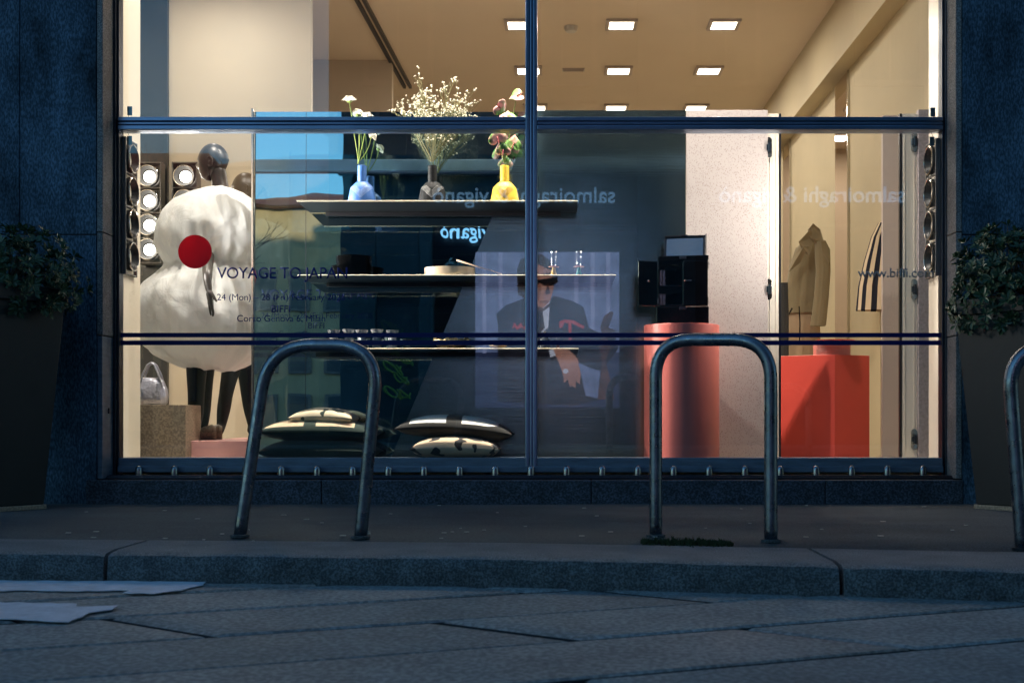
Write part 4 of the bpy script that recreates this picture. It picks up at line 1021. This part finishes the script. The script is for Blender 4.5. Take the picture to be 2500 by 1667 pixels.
leg(V, E, Rr, [P(590, 830, D2), P(592, 720, D2), P(596, 620, D2), P(600, 560, D2), P(600, 520, D2), P(603, 490, D2)], [(.12, .10), (.10, .09), (.13, .1), (.14, .1), (.05, .05), (.046, .05)])
skin_obj('body', M['bronze'], V, E, Rr, m2)
balloon('blouse', [(525, 602, 20), (540, 602, 55), (570, 604, 85), (620, 604, 95), (670, 604, 85), (705, 604, 72), (718, 604, 40)], D2, M['dress'], m2, .8, 9)
balloon('skirt', [(700, 600, 40), (740, 600, 56), (800, 596, 70), (880, 592, 76), (905, 592, 74)], D2, M['tights'], m2, .8, 9)
V = []; E = []; Rr = []
r0_ = leg(V, E, Rr, [P(590, 840, D2), P(566, 890, D2-.1), P(552, 960, D2-.15), P(546, 1000, D2-.15), P(540, 1040, D2-.15), P(533, 1058, D2-.25)], [.10, .07, .05, .05, .033, .032])
b_ = leg(V, E, Rr, [P(600, 890, D2+.05), P(604, 960, D2+.05), P(610, 1000, D2+.05), P(616, 1040, D2+.05), P(612, 1056, D2)], [.07, .05, .048, .032, .03]); E.append((r0_, b_))
skin_obj('tights', M['tights'], V, E, Rr, m2)

# ------------------------------------------------------------------ spotlight columns
def spot_column():
    t = thing('spotlight_column', 'x', 'spotlight column', (0, 0, 0), 'columns of four round gimbal spotlights')
    w2, h2, g2 = .10, .395, .19
    h = MB().box(-w2, -w2+.012, -.05, .05, -h2, h2).box(w2-.012, w2, -.05, .05, -h2, h2).box(-w2+.012, w2-.012, .03, .05, -h2, h2)
    for k in range(5): zz = -h2 + .005 + k*(2*h2-.01)/4; h.box(-w2+.0122, w2-.0122, -.048, .03, zz-.004, zz+.004)
    h.build('housing', M['housing'], t, bevel=.002)
    for k in range(4):
        zz = -.285 + .19*k
        l_ = MB()
        def ring(r, y): return [(r*math.cos(2*math.pi*i/32), y, zz + r*math.sin(2*math.pi*i/32)) for i in range(32)]
        l_.loft([ring(.060, .02), ring(.078, -.02), ring(.084, -.045), ring(.084, -.062), ring(.076, -.064), ring(.072, -.052), ring(.058, -.03), ring(.052, -.012)], cap=False)
        o = l_.build('spotlight', M['gimbal'], t, autosmooth=40)
        MB().loft([ring(.0842, -.058), ring(.0842, -.0645), ring(.079, -.0665), ring(.0765, -.062)], cap=False).build('rim', M['chrome'], o, autosmooth=40)
        MB().loft([ring(.047, -.020), ring(.03, -.024), ring(.008, -.026)]).build('bulb', M['spotglow'], o, smooth=True)
    return t
sc0 = spot_column(); DSC = 9.6
sc0.location = (PX(367, DSC), DSC-CAMD, PZ(522, DSC)); sc0["label"] = 'spotlight column on the dark strip, left of the two facing the street'
lamp_light('light_source', (0, -.1, 0), (R(-90), 0, 0), .25, 8, sc0, (1, .95, .88))
s2 = copy_tree(sc0); s2.location = (PX(455, DSC), DSC-CAMD, PZ(522, DSC)); s2["label"] = 'spotlight column half hidden by the white balloon dress'
s3 = copy_tree(sc0); s3.location = (PX(293, 7.2)+.0, .16, PZ(510, 7.2)); s3.rotation_euler = (0, 0, R(90)); s3["label"] = 'spotlight column seen edge on at the left end of the window'
s4 = copy_tree(sc0); s4.location = (PX(2292, 7.17), .12, PZ(512, 7.17)); s4.rotation_euler = (0, 0, R(-90)); s4["label"] = 'spotlight column seen edge on at the right end of the window'
for s_, e_ in ((s3, 26), (s4, 8)):
    for c_ in kids(s_):
        if c_.type == 'LIGHT':
            c_.data = c_.data.copy(); c_.data.shape = 'RECTANGLE'; c_.data.size = .16; c_.data.size_y = .7; c_.data.energy = e_; c_.data.spread = R(92 if s_ is s3 else 100); c_.rotation_euler = (R(-90), 0, R(10 if s_ is s3 else -24))
s3.location.x, s3.location.y = PX(295, 7.05) - .028, .118; s4.location.x, s4.location.y = PX(2296, 7.05) + .028, .118
# sockets
o = MB().box(PX(295, 7.12), PX(295, 7.12)+.008, .05, .12, PZ(1084, 7.1), PZ(1048, 7.1)).build('light_switch', M['socket'], bevel=.002); tag(o, 'grey wall switch low down at the left end of the window', 'switch')
o = MB().box(PX(2296, 7.12)-.012, PX(2296, 7.12)-.002, .05, .12, PZ(1084, 7.1), PZ(1048, 7.1)).build('light_switch', M['socket'], bevel=.002); tag(o, 'grey wall switch low down at the right end of the window', 'switch')

# ------------------------------------------------------------------ clothes at the back right
def garment(name, rings_def, d, m, parent, n=48, segm=None, depthk=.55):
    mb = MB(); rings = []
    for cx, py, rx in rings_def:
        c = P(cx, py, d); r = rx*d/F
        rings.append([(c.x + r*math.cos(a)*(1+.03*noise.noise(Vector((math.cos(a)*3, math.sin(a)*3, c.z*2)))), c.y + depthk*r*math.sin(a)*(1+.15*noise.noise(Vector((math.cos(a)*4, math.sin(a)*4, c.z*2)))), c.z) for a in [2*math.pi*i/n for i in range(n)]])
    if segm:
        b = 0
        for k in range(len(rings)-1):
            for i in range(n):
                mb.mi = segm(i); j = (i+1) % n; mb.add([rings[k][i], rings[k][j], rings[k+1][j], rings[k+1][i]], [(0, 1, 2, 3)])
    else: mb.loft(rings, cap=False)
    return mb.build(name, m, parent, world=True, smooth=True)
DK = 9.9
ct = thing('trench_coat', 'short khaki trench coat on a headless stand near the mirror strip', 'coat', (PX(1975, DK), DK-CAMD, .161))
garment('coat_body', [(1985, 585, 16), (1982, 595, 28), (1978, 610, 38), (1972, 650, 44), (1966, 700, 47), (1963, 750, 50), (1962, 765, 50)], DK, M['coat'], ct)
garment('sleeve', [(2003, 588, 13), (2008, 610, 19), (2010, 660, 18), (2006, 720, 18), (1998, 790, 19), (1997, 796, 18)], DK-.18, M['coat'], ct)
garment('sleeve', [(1955, 605, 12), (1943, 650, 17), (1936, 700, 17), (1938, 745, 17), (1940, 750, 16)], DK+.05, M['coat'], ct)
cl = MB()
for pts in ([(1985, 545), (2003, 560), (2012, 590), (1996, 600), (1978, 580), (1972, 562)], [(1978, 560), (1990, 580), (1975, 625), (1958, 610), (1950, 590)], [(1975, 600), (1955, 640), (1925, 665), (1935, 635), (1962, 600)], [(2003, 585), (2022, 598), (2026, 640), (2014, 645), (2006, 610)]):
    p_ = [P(a, b, DK-.22 + .03*(i % 2)) for i, (a, b) in enumerate(pts)]; n_ = len(p_)
    cl.add(p_ + [q + Vector((0, .012, 0)) for q in p_], [tuple(range(n_)), tuple(reversed(range(n_, 2*n_)))] + [(i, (i+1) % n_, (i+1) % n_+n_, i+n_) for i in range(n_)])
cl.build('collar', M['coat'], ct, world=True, bevel=.004)
garment('skirt', [(1962, 755, 40), (1960, 800, 42), (1958, 900, 46), (1958, 940, 48)], DK, M['skirt'], ct)
MB().tube([P(1934, 752, DK-.2), P(1922, 775, DK-.2), P(1918, 868, DK-.2)], .006, 6).tube([P(1951, 748, DK-.25), P(1953, 790, DK-.25), P(1952, 835, DK-.25)], .005, 6).build('belt', M['tights'], ct, world=True)
MB().lathe([(.15, 0), (.15, .015), (.015, .02), (.015, 1.25)], (0, 0, 0), 24).build('stand', M['chrome'], ct)
DS = 9.2
kn = thing('striped_top', 'cream and navy striped top beside the taupe panel', 'top', (PX(2155, DS), DS-CAMD, .161))
garment('knit', [(2172, 533, 10), (2168, 545, 24), (2160, 580, 34), (2155, 640, 47), (2150, 700, 55), (2148, 758, 58)], DS, [M['knitc'], M['knitn']], kn, segm=lambda i: 1 if (i % 4) < 2 else 0)
MB().lathe([(.14, 0), (.14, .015), (.015, .02), (.015, 1.7)], (0, 0, 0), 24).build('stand', M['chrome'], kn)
MB().tube([P(2158, 760, DS)-kn.location*1 for _ in range(1)]+[P(2158, 774, DS)-kn.location], .004, 6).build('ties', M['tights'], kn)
# checked scarf hanging behind door edge
o = garment('checked_scarf', [(1915, 690, 9), (1914, 760, 12), (1912, 868, 14)], 9.5, plaid('check', (.35, .30, .18), (.03, .03, .03), 26, 26, .5), None)
tag(o, 'narrow dark checked garment hanging just right of the white door edge', 'scarf')

# ------------------------------------------------------------------ bike racks
def rack(pts, label, r=.0255, rad=.1, base=True, flange=False):
    pts = [Vector(p) for p in pts]
    t = thing('bike_rack', label, 'bike rack', pts[0], 'bent steel tube bike racks on the pavement')
    path = [pts[0]]
    for i in range(1, len(pts)-1):
        a, b, c = pts[i-1], pts[i], pts[i+1]; u = (a-b).normalized(); v = (c-b).normalized(); ang = u.angle(v)
        q = min(rad*1.0, (a-b).length*.48, (c-b).length*.48)
        s0, s1 = b + u*q, b + v*q
        for k in range(15):
            tt = k/14; path.append(s0*(1-tt)**2 + b*2*tt*(1-tt) + s1*tt*tt)
    path.append(pts[-1])
    # resample legs
    full = []
    for a, b in zip(path, path[1:]):
        n_ = max(1, int((b-a).length/.05)); full += [a.lerp(b, i/n_) for i in range(n_)]
    full.append(path[-1])
    MB().tube(full, r, 28).build('tube', M['rack'], t, world=True, smooth=True)
    for e in (0, -1):
        f = MB().lathe([(r+.012, -.004), (r+.013, .006), (r+.003, .008)], (full[e].x, full[e].y, 0), 24); f.build('collar', M['asphalt'] if not flange else M['framedk'], t, world=True, autosmooth=40)
    return t
def base_pt(px, d): return Vector((PX(px, d), d-CAMD, -.01))
dr = 4.93
rack([base_pt(585, dr), P(655, 842, dr), P(918, 842, dr-.1) + Vector((.012, 0, 0)), base_pt(880, dr-.06)], 'dented steel bike rack leaning to the left, in front of the mannequin side', rad=.19)
rack([base_pt(1601, dr), P(1601, 829, dr), P(1881.5, 829, dr-.2), base_pt(1882, dr-.2)], 'straight upright steel bike rack in front of the coral plinth', rad=.155)
rack([base_pt(2497, 4.43), P(2460, 843, 4.43), P(2740, 843, 4.35), base_pt(2745, 4.35)], 'steel bike rack cut off by the right edge of the picture', rad=.17, flange=True)

# ------------------------------------------------------------------ planters and shrubs
def planter(name, fx0, fx1, d, label, rz, wtop, wbot, h):
    t = thing('planter', label, 'planter', (fx0, d-CAMD, 0), 'tall tapered planters against the granite')
    t.rotation_euler = (0, 0, rz)
    b = MB(); a, c = wtop/2, wbot/2
    b.add([(-c, -c, .02), (c, -c, .02), (c, c, .02), (-c, c, .02), (-a, -a, h-.08), (a, -a, h-.08), (a, a, h-.08), (-a, a, h-.08)], [(0,3,2,1),(4,5,6,7),(0,1,5,4),(1,2,6,5),(2,3,7,6),(3,0,4,7)])
    b.build('body', M['planter'], t, bevel=.006)
    e = a + .012
    MB().box(-e, e, -e, -e+.03, h-.08, h).box(-e, e, e-.03, e, h-.08, h).box(-e, -e+.03, -e+.03, e-.03, h-.08, h).box(e-.03, e, -e+.03, e-.03, h-.08, h).build('rim', M['planter'], t, bevel=.004)
    MB().box(-a+.01, a-.01, -a+.01, a-.01, h-.07, h-.03).build('soil', M['joint'], t)
    MB().box(-c-.01, c+.01, -c-.01, c+.01, -.005, .02).build('foot', M['stone'], t, bevel=.004)
    return t
def shrub(c, rx, ry, rz_, label, seed, n=520):
    t = thing('shrub', label, 'shrub', c, 'evergreen shrubs growing in the planters'); rr = random.Random(seed); m_ = MB(); st = MB()
    for i in range(n):
        while True:
            u = Vector((rr.uniform(-1, 1), rr.uniform(-1, 1), rr.uniform(-.55, 1)))
            if u.length < 1 and u.length > .45: break
        bump = 1 + .22*noise.noise(u*2.3 + Vector((seed, 0, 0)))
        p_ = Vector((u.x*rx*bump, u.y*ry*bump, u.z*rz_*bump)); ax = (u + Vector((rr.uniform(-.4, .4), rr.uniform(-.4, .4), rr.uniform(-.1, .6)))).normalized()
        q = ax.to_track_quat('Z', 'Y'); k = rr.randint(6, 9); sz = rr.uniform(.028, .048)
        if i % 6 == 0: st.tube([p_*.1, p_*.6, p_], [.005, .003, .0015], 4)
        for j in range(k):
            a = 2*math.pi*j/k + rr.uniform(-.3, .3); el = rr.uniform(.1, .8); dl = Vector((math.cos(a)*math.cos(el), math.sin(a)*math.cos(el), math.sin(el))); sd = Vector((-math.sin(a), math.cos(a), 0)); L_ = sz*rr.uniform(.8, 1.3); w_ = L_*.19
            pts = [dl*.004, dl*L_*.45 - sd*w_ + Vector((0, 0, .1*L_)), dl*L_*.75 - sd*w_*.9 + Vector((0, 0, .08*L_)), dl*L_, dl*L_*.75 + sd*w_*.9 + Vector((0, 0, .08*L_)), dl*L_*.45 + sd*w_ + Vector((0, 0, .1*L_)), dl*L_*.6]
            m_.add([p_ + q @ v for v in pts], [(0, 1, 6), (1, 2, 6), (2, 3, 6), (3, 4, 6), (4, 5, 6), (5, 0, 6)])
    m_.build('foliage', M['leaf'], t); st.build('stems', M['bark'], t)
    return t
planter('p', PX(15, 6.45), 0, 6.45, 'dark grey green tapered planter left of the window', R(-38), .42, .27, PZ(700, 6.4))
shrub(Vector((PX(20, 6.45), 6.45-CAMD, PZ(690, 6.45))), .38, .3, .30, 'leafy evergreen shrub in the left planter', 4)
planter('p', PX(2475, 6.45), 0, 6.45, 'dark tapered planter half lost in shadow right of the window', R(38), .42, .27, PZ(730, 6.4))
shrub(Vector((PX(2478, 6.42), 6.42-CAMD, PZ(715, 6.45))), .34, .3, .38, 'tall bushy evergreen shrub in the right planter', 9, 640)

# ------------------------------------------------------------------ across the street (seen reflected in the glass and mirror)
YO = -14.0; DO = CAMD + 14.0
XE = PX(802, DO)
ob = thing('opposite_building', 'dark teal rendered building across the street with an optician shop', 'building', (0, YO, 0))
w_ = MB()
holes = [(-3.2, -2.3, 1.0, 3.0), (-2.15, 1.25, .35, 3.6), (2.4, 6.2, .35, 3.6)]
xs = [XE, -3.2, -2.35, -2.1, 1.3, 2.3, 6.3, 30]
w_.box(XE, -3.25, YO-10, YO, 0, 14); w_.box(-3.25, -2.45, YO-10, YO-.25, 0, 14); w_.box(-3.25, -2.45, YO-.249, YO, 3.3, 14); w_.box(-3.25, -2.45, YO-.249, YO, 0, .5)
w_.box(-2.45, -2.2, YO-10, YO+.04, 0, 14)
w_.box(-2.2, 1.4, YO-10, YO, 3.75, 14); w_.box(1.4, 2.4, YO-10, YO+.02, 0, 14); w_.box(2.4, 6.3, YO-10, YO, 3.75, 14); w_.box(6.3, 26, YO-10, YO, 0, 14)
w_.box(XE-.05, 26, YO-.001, YO+.12, 5.3, 5.5); w_.box(XE-.05, 26, YO+.001, YO+.25, 13.7, 14.1)
w_.build('wall', M['plaster'], ob, bevel=.02, world=True)
MB().box(-2.2, 1.4, YO-10, YO-.35, 0, 3.75).box(2.4, 6.3, YO-10, YO-.35, 0, 3.75).build('shop_front', M['shopdark'], ob, world=True)
MB().box(-2.2, 1.4, YO-.3, YO-.05, 3.78, 4.75).box(2.4, 6.3, YO+.001, YO+.08, 3.78, 4.75).build('fascia', M['shopdark'], ob, world=True).location.y += .1
for k in range(10):
    for zz in (6.2, 9.8):
        x = XE + 1.2 + k*2.8
        f = MB().box(x-.6, x+.6, YO+.002, YO+.08, zz-.05, zz+2.2).build('window', M['jamb'], ob, world=True)
        MB().box(x-.5, x-.02, YO+.081, YO+.09, zz+.05, zz+2.1).box(x+.02, x+.5, YO+.081, YO+.09, zz+.05, zz+2.1).build('pane', M['window_dark'], f).location = -ob.location
zs = PZ(499, DO)
t = tag(text_mesh('shop_sign', 'salmoiraghi & viganò', M['signglow'], PX(1500, DO), PX(1059, DO), zs, YO+.16, None, face=1, extrude=.05, bold=.004), 'lit blue lettering above the opposite shop, nearer the left', 'sign', 'signs of the optician across the street')
t = tag(text_mesh('shop_sign', 'salmoiraghi & viganò', M['signglow'], PX(2200, DO), PX(1752, DO), zs, YO+.20, None, face=1, extrude=.05, bold=.004), 'lit blue lettering above the opposite shop, farther right', 'sign', 'signs of the optician across the street')
# backlit poster
pc = {k: emis('poster_' + k, c, s_) for k, c, s_ in (('sky', (.28, .38, .72), 1.1), ('low', (.09, .13, .32), .6), ('shade', (.20, .08, .06), .8), ('pale', (.42, .50, .95), 1.25), ('suit', (.03, .03, .045), 1), ('skin', (.68, .34, .26), 1.3), ('skin2', (.40, .17, .12), 1.3), ('hair', (.06, .045, .04), 1), ('white', (.7, .75, 1), 1.7), ('red', (1, .10, .10), 1.0), ('dark', (.01, .01, .015), 1), ('bronze', (.16, .08, .07), 1), ('lens', (.02, .015, .015), 1))}
for k_, m_ in pc.items():
    nt_ = m_.node_tree; e_ = nt_.nodes['Principled BSDF']; tc_ = nt_.nodes.new('ShaderNodeTexCoord'); n_ = nt_.nodes.new('ShaderNodeTexNoise'); n_.inputs['Scale'].default_value = 3.2; n_.inputs['Detail'].default_value = 4
    cr_ = nt_.nodes.new('ShaderNodeValToRGB'); c_ = e_.inputs['Emission Color'].default_value
    lo__, hi__ = (.5, 1.6) if k_ in ('suit', 'hair', 'bronze') else (.8, 1.2)
    cr_.color_ramp.elements[0].position = .35; cr_.color_ramp.elements[1].position = .65
    cr_.color_ramp.elements[0].color = (c_[0]*lo__, c_[1]*lo__, c_[2]*lo__, 1); cr_.color_ramp.elements[1].color = (min(1, c_[0]*hi__), min(1, c_[1]*hi__), min(1, c_[2]*hi__), 1)
    nt_.links.new(tc_.outputs['Object'], n_.inputs['Vector']); nt_.links.new(n_.outputs[0], cr_.inputs[0]); nt_.links.new(cr_.outputs[0], e_.inputs['Emission Color'])
po = thing('poster', 'backlit poster of a seated man in dark suit and sunglasses in the opposite shop', 'poster', (PX(1336, DO), YO, PZ(995, DO)))
MB().box(PX(1158, DO), PX(1514, DO), YO-.3, YO-.02, PZ(998, DO), PZ(612, DO)).build('light_box', M['shopdark'], po, world=True)
lay = [0]
def pp(name, pts, k, parent=po):
    lay[0] += 1; y = YO - .018 + lay[0]*.0015
    MB().prism_xz([(PX(a, DO), PZ(b, DO)) for a, b in pts], y, y+.0012).build(name, pc[k], parent, world=True)
pp('backdrop', [(1160, 995), (1512, 995), (1512, 615), (1160, 615)], 'sky')
pp('backdrop', [(1160, 995), (1512, 995), (1512, 860), (1160, 860)], 'low')
for a in (1175, 1215, 1400, 1440, 1478): pp('curtain_fold', [(a+3, 862), (a+12, 862), (a+12, 616), (a+2, 616)], 'pale')
def ell(cx, cy, rx, ry, n=28, a0=0, a1=2*math.pi): return [(cx+rx*math.cos(a0+(a1-a0)*i/n), cy+ry*math.sin(a0+(a1-a0)*i/n)) for i in range(n)]
pp('jacket', [(1214, 980), (1216, 800), (1212, 765), (1235, 745), (1288, 725), (1300, 735), (1340, 735), (1352, 722), (1400, 735), (1425, 750), (1438, 800), (1480, 820), (1500, 810), (1510, 850), (1470, 905), (1430, 925), (1470, 975), (1400, 990)], 'suit')
pp('gap', [(1412, 885), (1445, 900), (1466, 905), (1462, 930), (1470, 975), (1430, 965)], 'sky')
pp('neck', [(1298, 735), (1345, 735), (1342, 690), (1300, 690)], 'skin2')
pp('shirt', [(1300, 738), (1318, 760), (1342, 728), (1348, 745), (1338, 800), (1318, 815), (1305, 790), (1296, 745)], 'white')
pp('tie', [(1312, 757), (1324, 757), (1330, 800), (1318, 815), (1308, 795)], 'dark')
pp('face', ell(1318, 690, 34, 62), 'skin')
pp('cheek', ell(1303, 700, 18, 45), 'skin2')
pp('hair', [(1264, 720), (1262, 660), (1270, 635), (1290, 622), (1322, 620), (1340, 634), (1348, 660), (1335, 655), (1312, 645), (1296, 652), (1286, 690), (1284, 730)], 'hair')
pp('sunglasses', [(1264, 680), (1315, 683), (1361, 676), (1362, 688), (1352, 697), (1328, 698), (1318, 690), (1306, 702), (1266, 695)], 'lens')
pp('brow', [(1326, 668), (1350, 664), (1351, 668), (1326, 674)], 'shade')
pp('nose_shadow', [(1338, 690), (1344, 716), (1334, 720), (1330, 715)], 'shade')
pp('jaw_shadow', [(1290, 715), (1304, 745), (1326, 752), (1346, 738), (1343, 748), (1325, 760), (1300, 752)], 'shade')
pp('lapel', [(1342, 735), (1352, 726), (1362, 770), (1338, 815), (1340, 780)], 'dark')
pp('lapel', [(1300, 740), (1292, 728), (1280, 770), (1316, 820), (1304, 780)], 'dark')
pp('finger_line', [(1396, 900), (1398, 900), (1405, 938), (1403, 938)], 'shade')
pp('finger_line', [(1385, 900), (1387, 900), (1393, 938), (1391, 938)], 'shade')
pp('mouth', [(1317, 735), (1340, 733), (1338, 740), (1318, 741)], 'skin2')
for seg in ([(1365, 800), (1366, 785), (1378, 780), (1400, 782), (1427, 797), (1424, 803), (1398, 790), (1378, 788), (1372, 801)], [(1388, 788), (1394, 788), (1396, 830), (1388, 830)], [(1250, 803), (1256, 788), (1263, 797), (1272, 788), (1278, 800), (1284, 792), (1283, 805), (1272, 799), (1262, 805), (1256, 798)]): pp('red_scrawl', list(reversed(seg)), 'red')
pp('cuff', [(1340, 855), (1362, 850), (1358, 868), (1344, 872)], 'white')
pp('hand', [(1350, 850), (1385, 850), (1410, 875), (1418, 915), (1415, 938), (1407, 930), (1404, 948), (1396, 940), (1392, 945), (1386, 925), (1378, 935), (1372, 905)], 'skin')
pp('ring', ell(1381, 906, 7, 6, 16), 'white')
pp('statuette', [(1465, 800), (1474, 772), (1492, 760), (1498, 764), (1486, 800), (1508, 808), (1480, 815), (1490, 850), (1478, 880), (1492, 935), (1500, 975), (1458, 975), (1464, 930), (1470, 880), (1462, 850), (1470, 815)], 'bronze')
# graffiti scrawl
gr = MB(); yy = YO + .042
def gp(px, py): return Vector((PX(px, DO+1.02), yy, PZ(py-92, DO+1.02)))
rr = random.Random(2)
for (x0, y0, r0, n_) in ((965, 895, 20, 22), (985, 905, 16, 18), (955, 925, 22, 20), (970, 950, 18, 20), (955, 985, 22, 20), (980, 990, 16, 14)):
    pts = [gp(x0 + r0*math.cos(k*.42)*(1-.3*k/n_) + k*.6, y0 + r0*.7*math.sin(k*.55) + k*.5) for k in range(n_)]; gr.tube(pts, .018, 6)
gr = gr.build('graffiti', M['green_spray'], smooth=True); tag(gr, 'green sprayed scrawl on the wall across the street', 'graffiti')
# distant yellow building with a red roof
DY = 52.0; yf = -(DY - CAMD)
yb_ = thing('yellow_building', 'pale yellow building with a red tiled roof at the end of the square', 'building', (PX(680, DY), yf, 0))
x0, x1 = PX(560, DY), PX(900, DY); ze = PZ(415, DY)
MB().box(x0, x1, yf-12, yf, -.1, ze).build('wall', M['yellowfac'], yb_, world=True)
MB().add([(x0-.8, yf+.8, ze), (x1, yf+.8, ze), (x1, yf-12, ze), (x0-.8, yf-12, ze), (x0+2.2, yf-5, PZ(315, DY)), (x1, yf-5, PZ(315, DY))], [(0, 1, 5, 4), (1, 2, 5), (2, 3, 4, 5), (3, 0, 4), (0, 3, 2, 1)]).build('roof', M['roof'], yb_, world=True)
for i in range(4):
    for j in range(3):
        x = x0 + 1.3 + i*1.5; zz = 1.2 + j*2.7
        f = MB().box(x-.5, x+.5, yf+.001, yf+.12, zz-.1, zz+1.7).build('window', M['jamb'], yb_, world=True)
        MB().box(x-.4, x+.4, yf+.121, yf+.13, zz, zz+1.6).build('pane', M['window_dark'], f).location = -yb_.location
DZ = 60.; yz = -(DZ - CAMD)
zb2 = thing('far_houses', 'ochre and brown houses with tiled roof left of the square', 'building', (PX(350, DZ), yz, 0))
x0, x1 = PX(-300, DZ), PX(540, DZ)
MB().box(x0, x1, yz-10, yz, -.1, 11.5).build('wall', M['yellowfac'], zb2, world=True)
MB().add([(x0, yz+.6, 11.5), (x1+.6, yz+.6, 11.5), (x1+.6, yz-10, 11.5), (x0, yz-10, 11.5), (x0, yz-5, 14.5), (x1-2, yz-5, 14.5)], [(0, 1, 5, 4), (1, 2, 5), (2, 3, 4, 5), (3, 0, 4), (0, 3, 2, 1)]).build('roof', M['roof'], zb2, world=True)
for i in range(9):
    for j in range(3):
        x = x1 - 1.8 - i*2.3; zz = 1.4 + j*3.4
        f = MB().box(x-.6, x+.6, yz+.001, yz+.12, zz-.1, zz+2.0).build('window', M['jamb'], zb2, world=True)
        MB().box(x-.5, x+.5, yz+.121, yz+.13, zz, zz+1.9).build('pane', M['window_dark'], f).location = -zb2.location
# bare trees
def bare_tree(x, y, h, seed, label):
    t = thing('bare_tree', label, 'tree', (x, y, -.1), 'bare trees in the square across the street'); rr = random.Random(seed); tk = MB(); cr = MB()
    tk.tube([(0, 0, 0), (.05, 0, h*.25), (0, .05, h*.42)], [.16, .13, .1], 10)
    def br_(p, dvec, L_, r, dep):
        q = p + dvec*L_; mid = (p+q)/2 + Vector((rr.uniform(-.06, .06), rr.uniform(-.06, .06), 0))*L_
        cr.tube([p, mid, q], [r, r*.8, r*.6], 5)
        if dep < 5:
            for k in range(3 if dep < 4 else 2):
                nd = (dvec + Vector((rr.uniform(-.8, .8), rr.uniform(-.8, .8), rr.uniform(-.15, .45)))).normalized(); br_(q if k else mid, nd, L_*rr.uniform(.62, .8), r*.58, dep+1)
    for k in range(5):
        a = 2*math.pi*k/5; br_(Vector((0, .05, h*.42)), Vector((math.cos(a)*.6, math.sin(a)*.6, 1)).normalized(), h*.17, .07, 0)
    tk.build('trunk', M['bark'], t, smooth=True); cr.build('crown', M['bark'], t)
bare_tree(-8.6, -20, 7.4, 3, 'bare tree nearest to the street, seen at the far left')
bare_tree(-11.0, -26, 8.2, 8, 'bare tree farther back beside the opposite building')
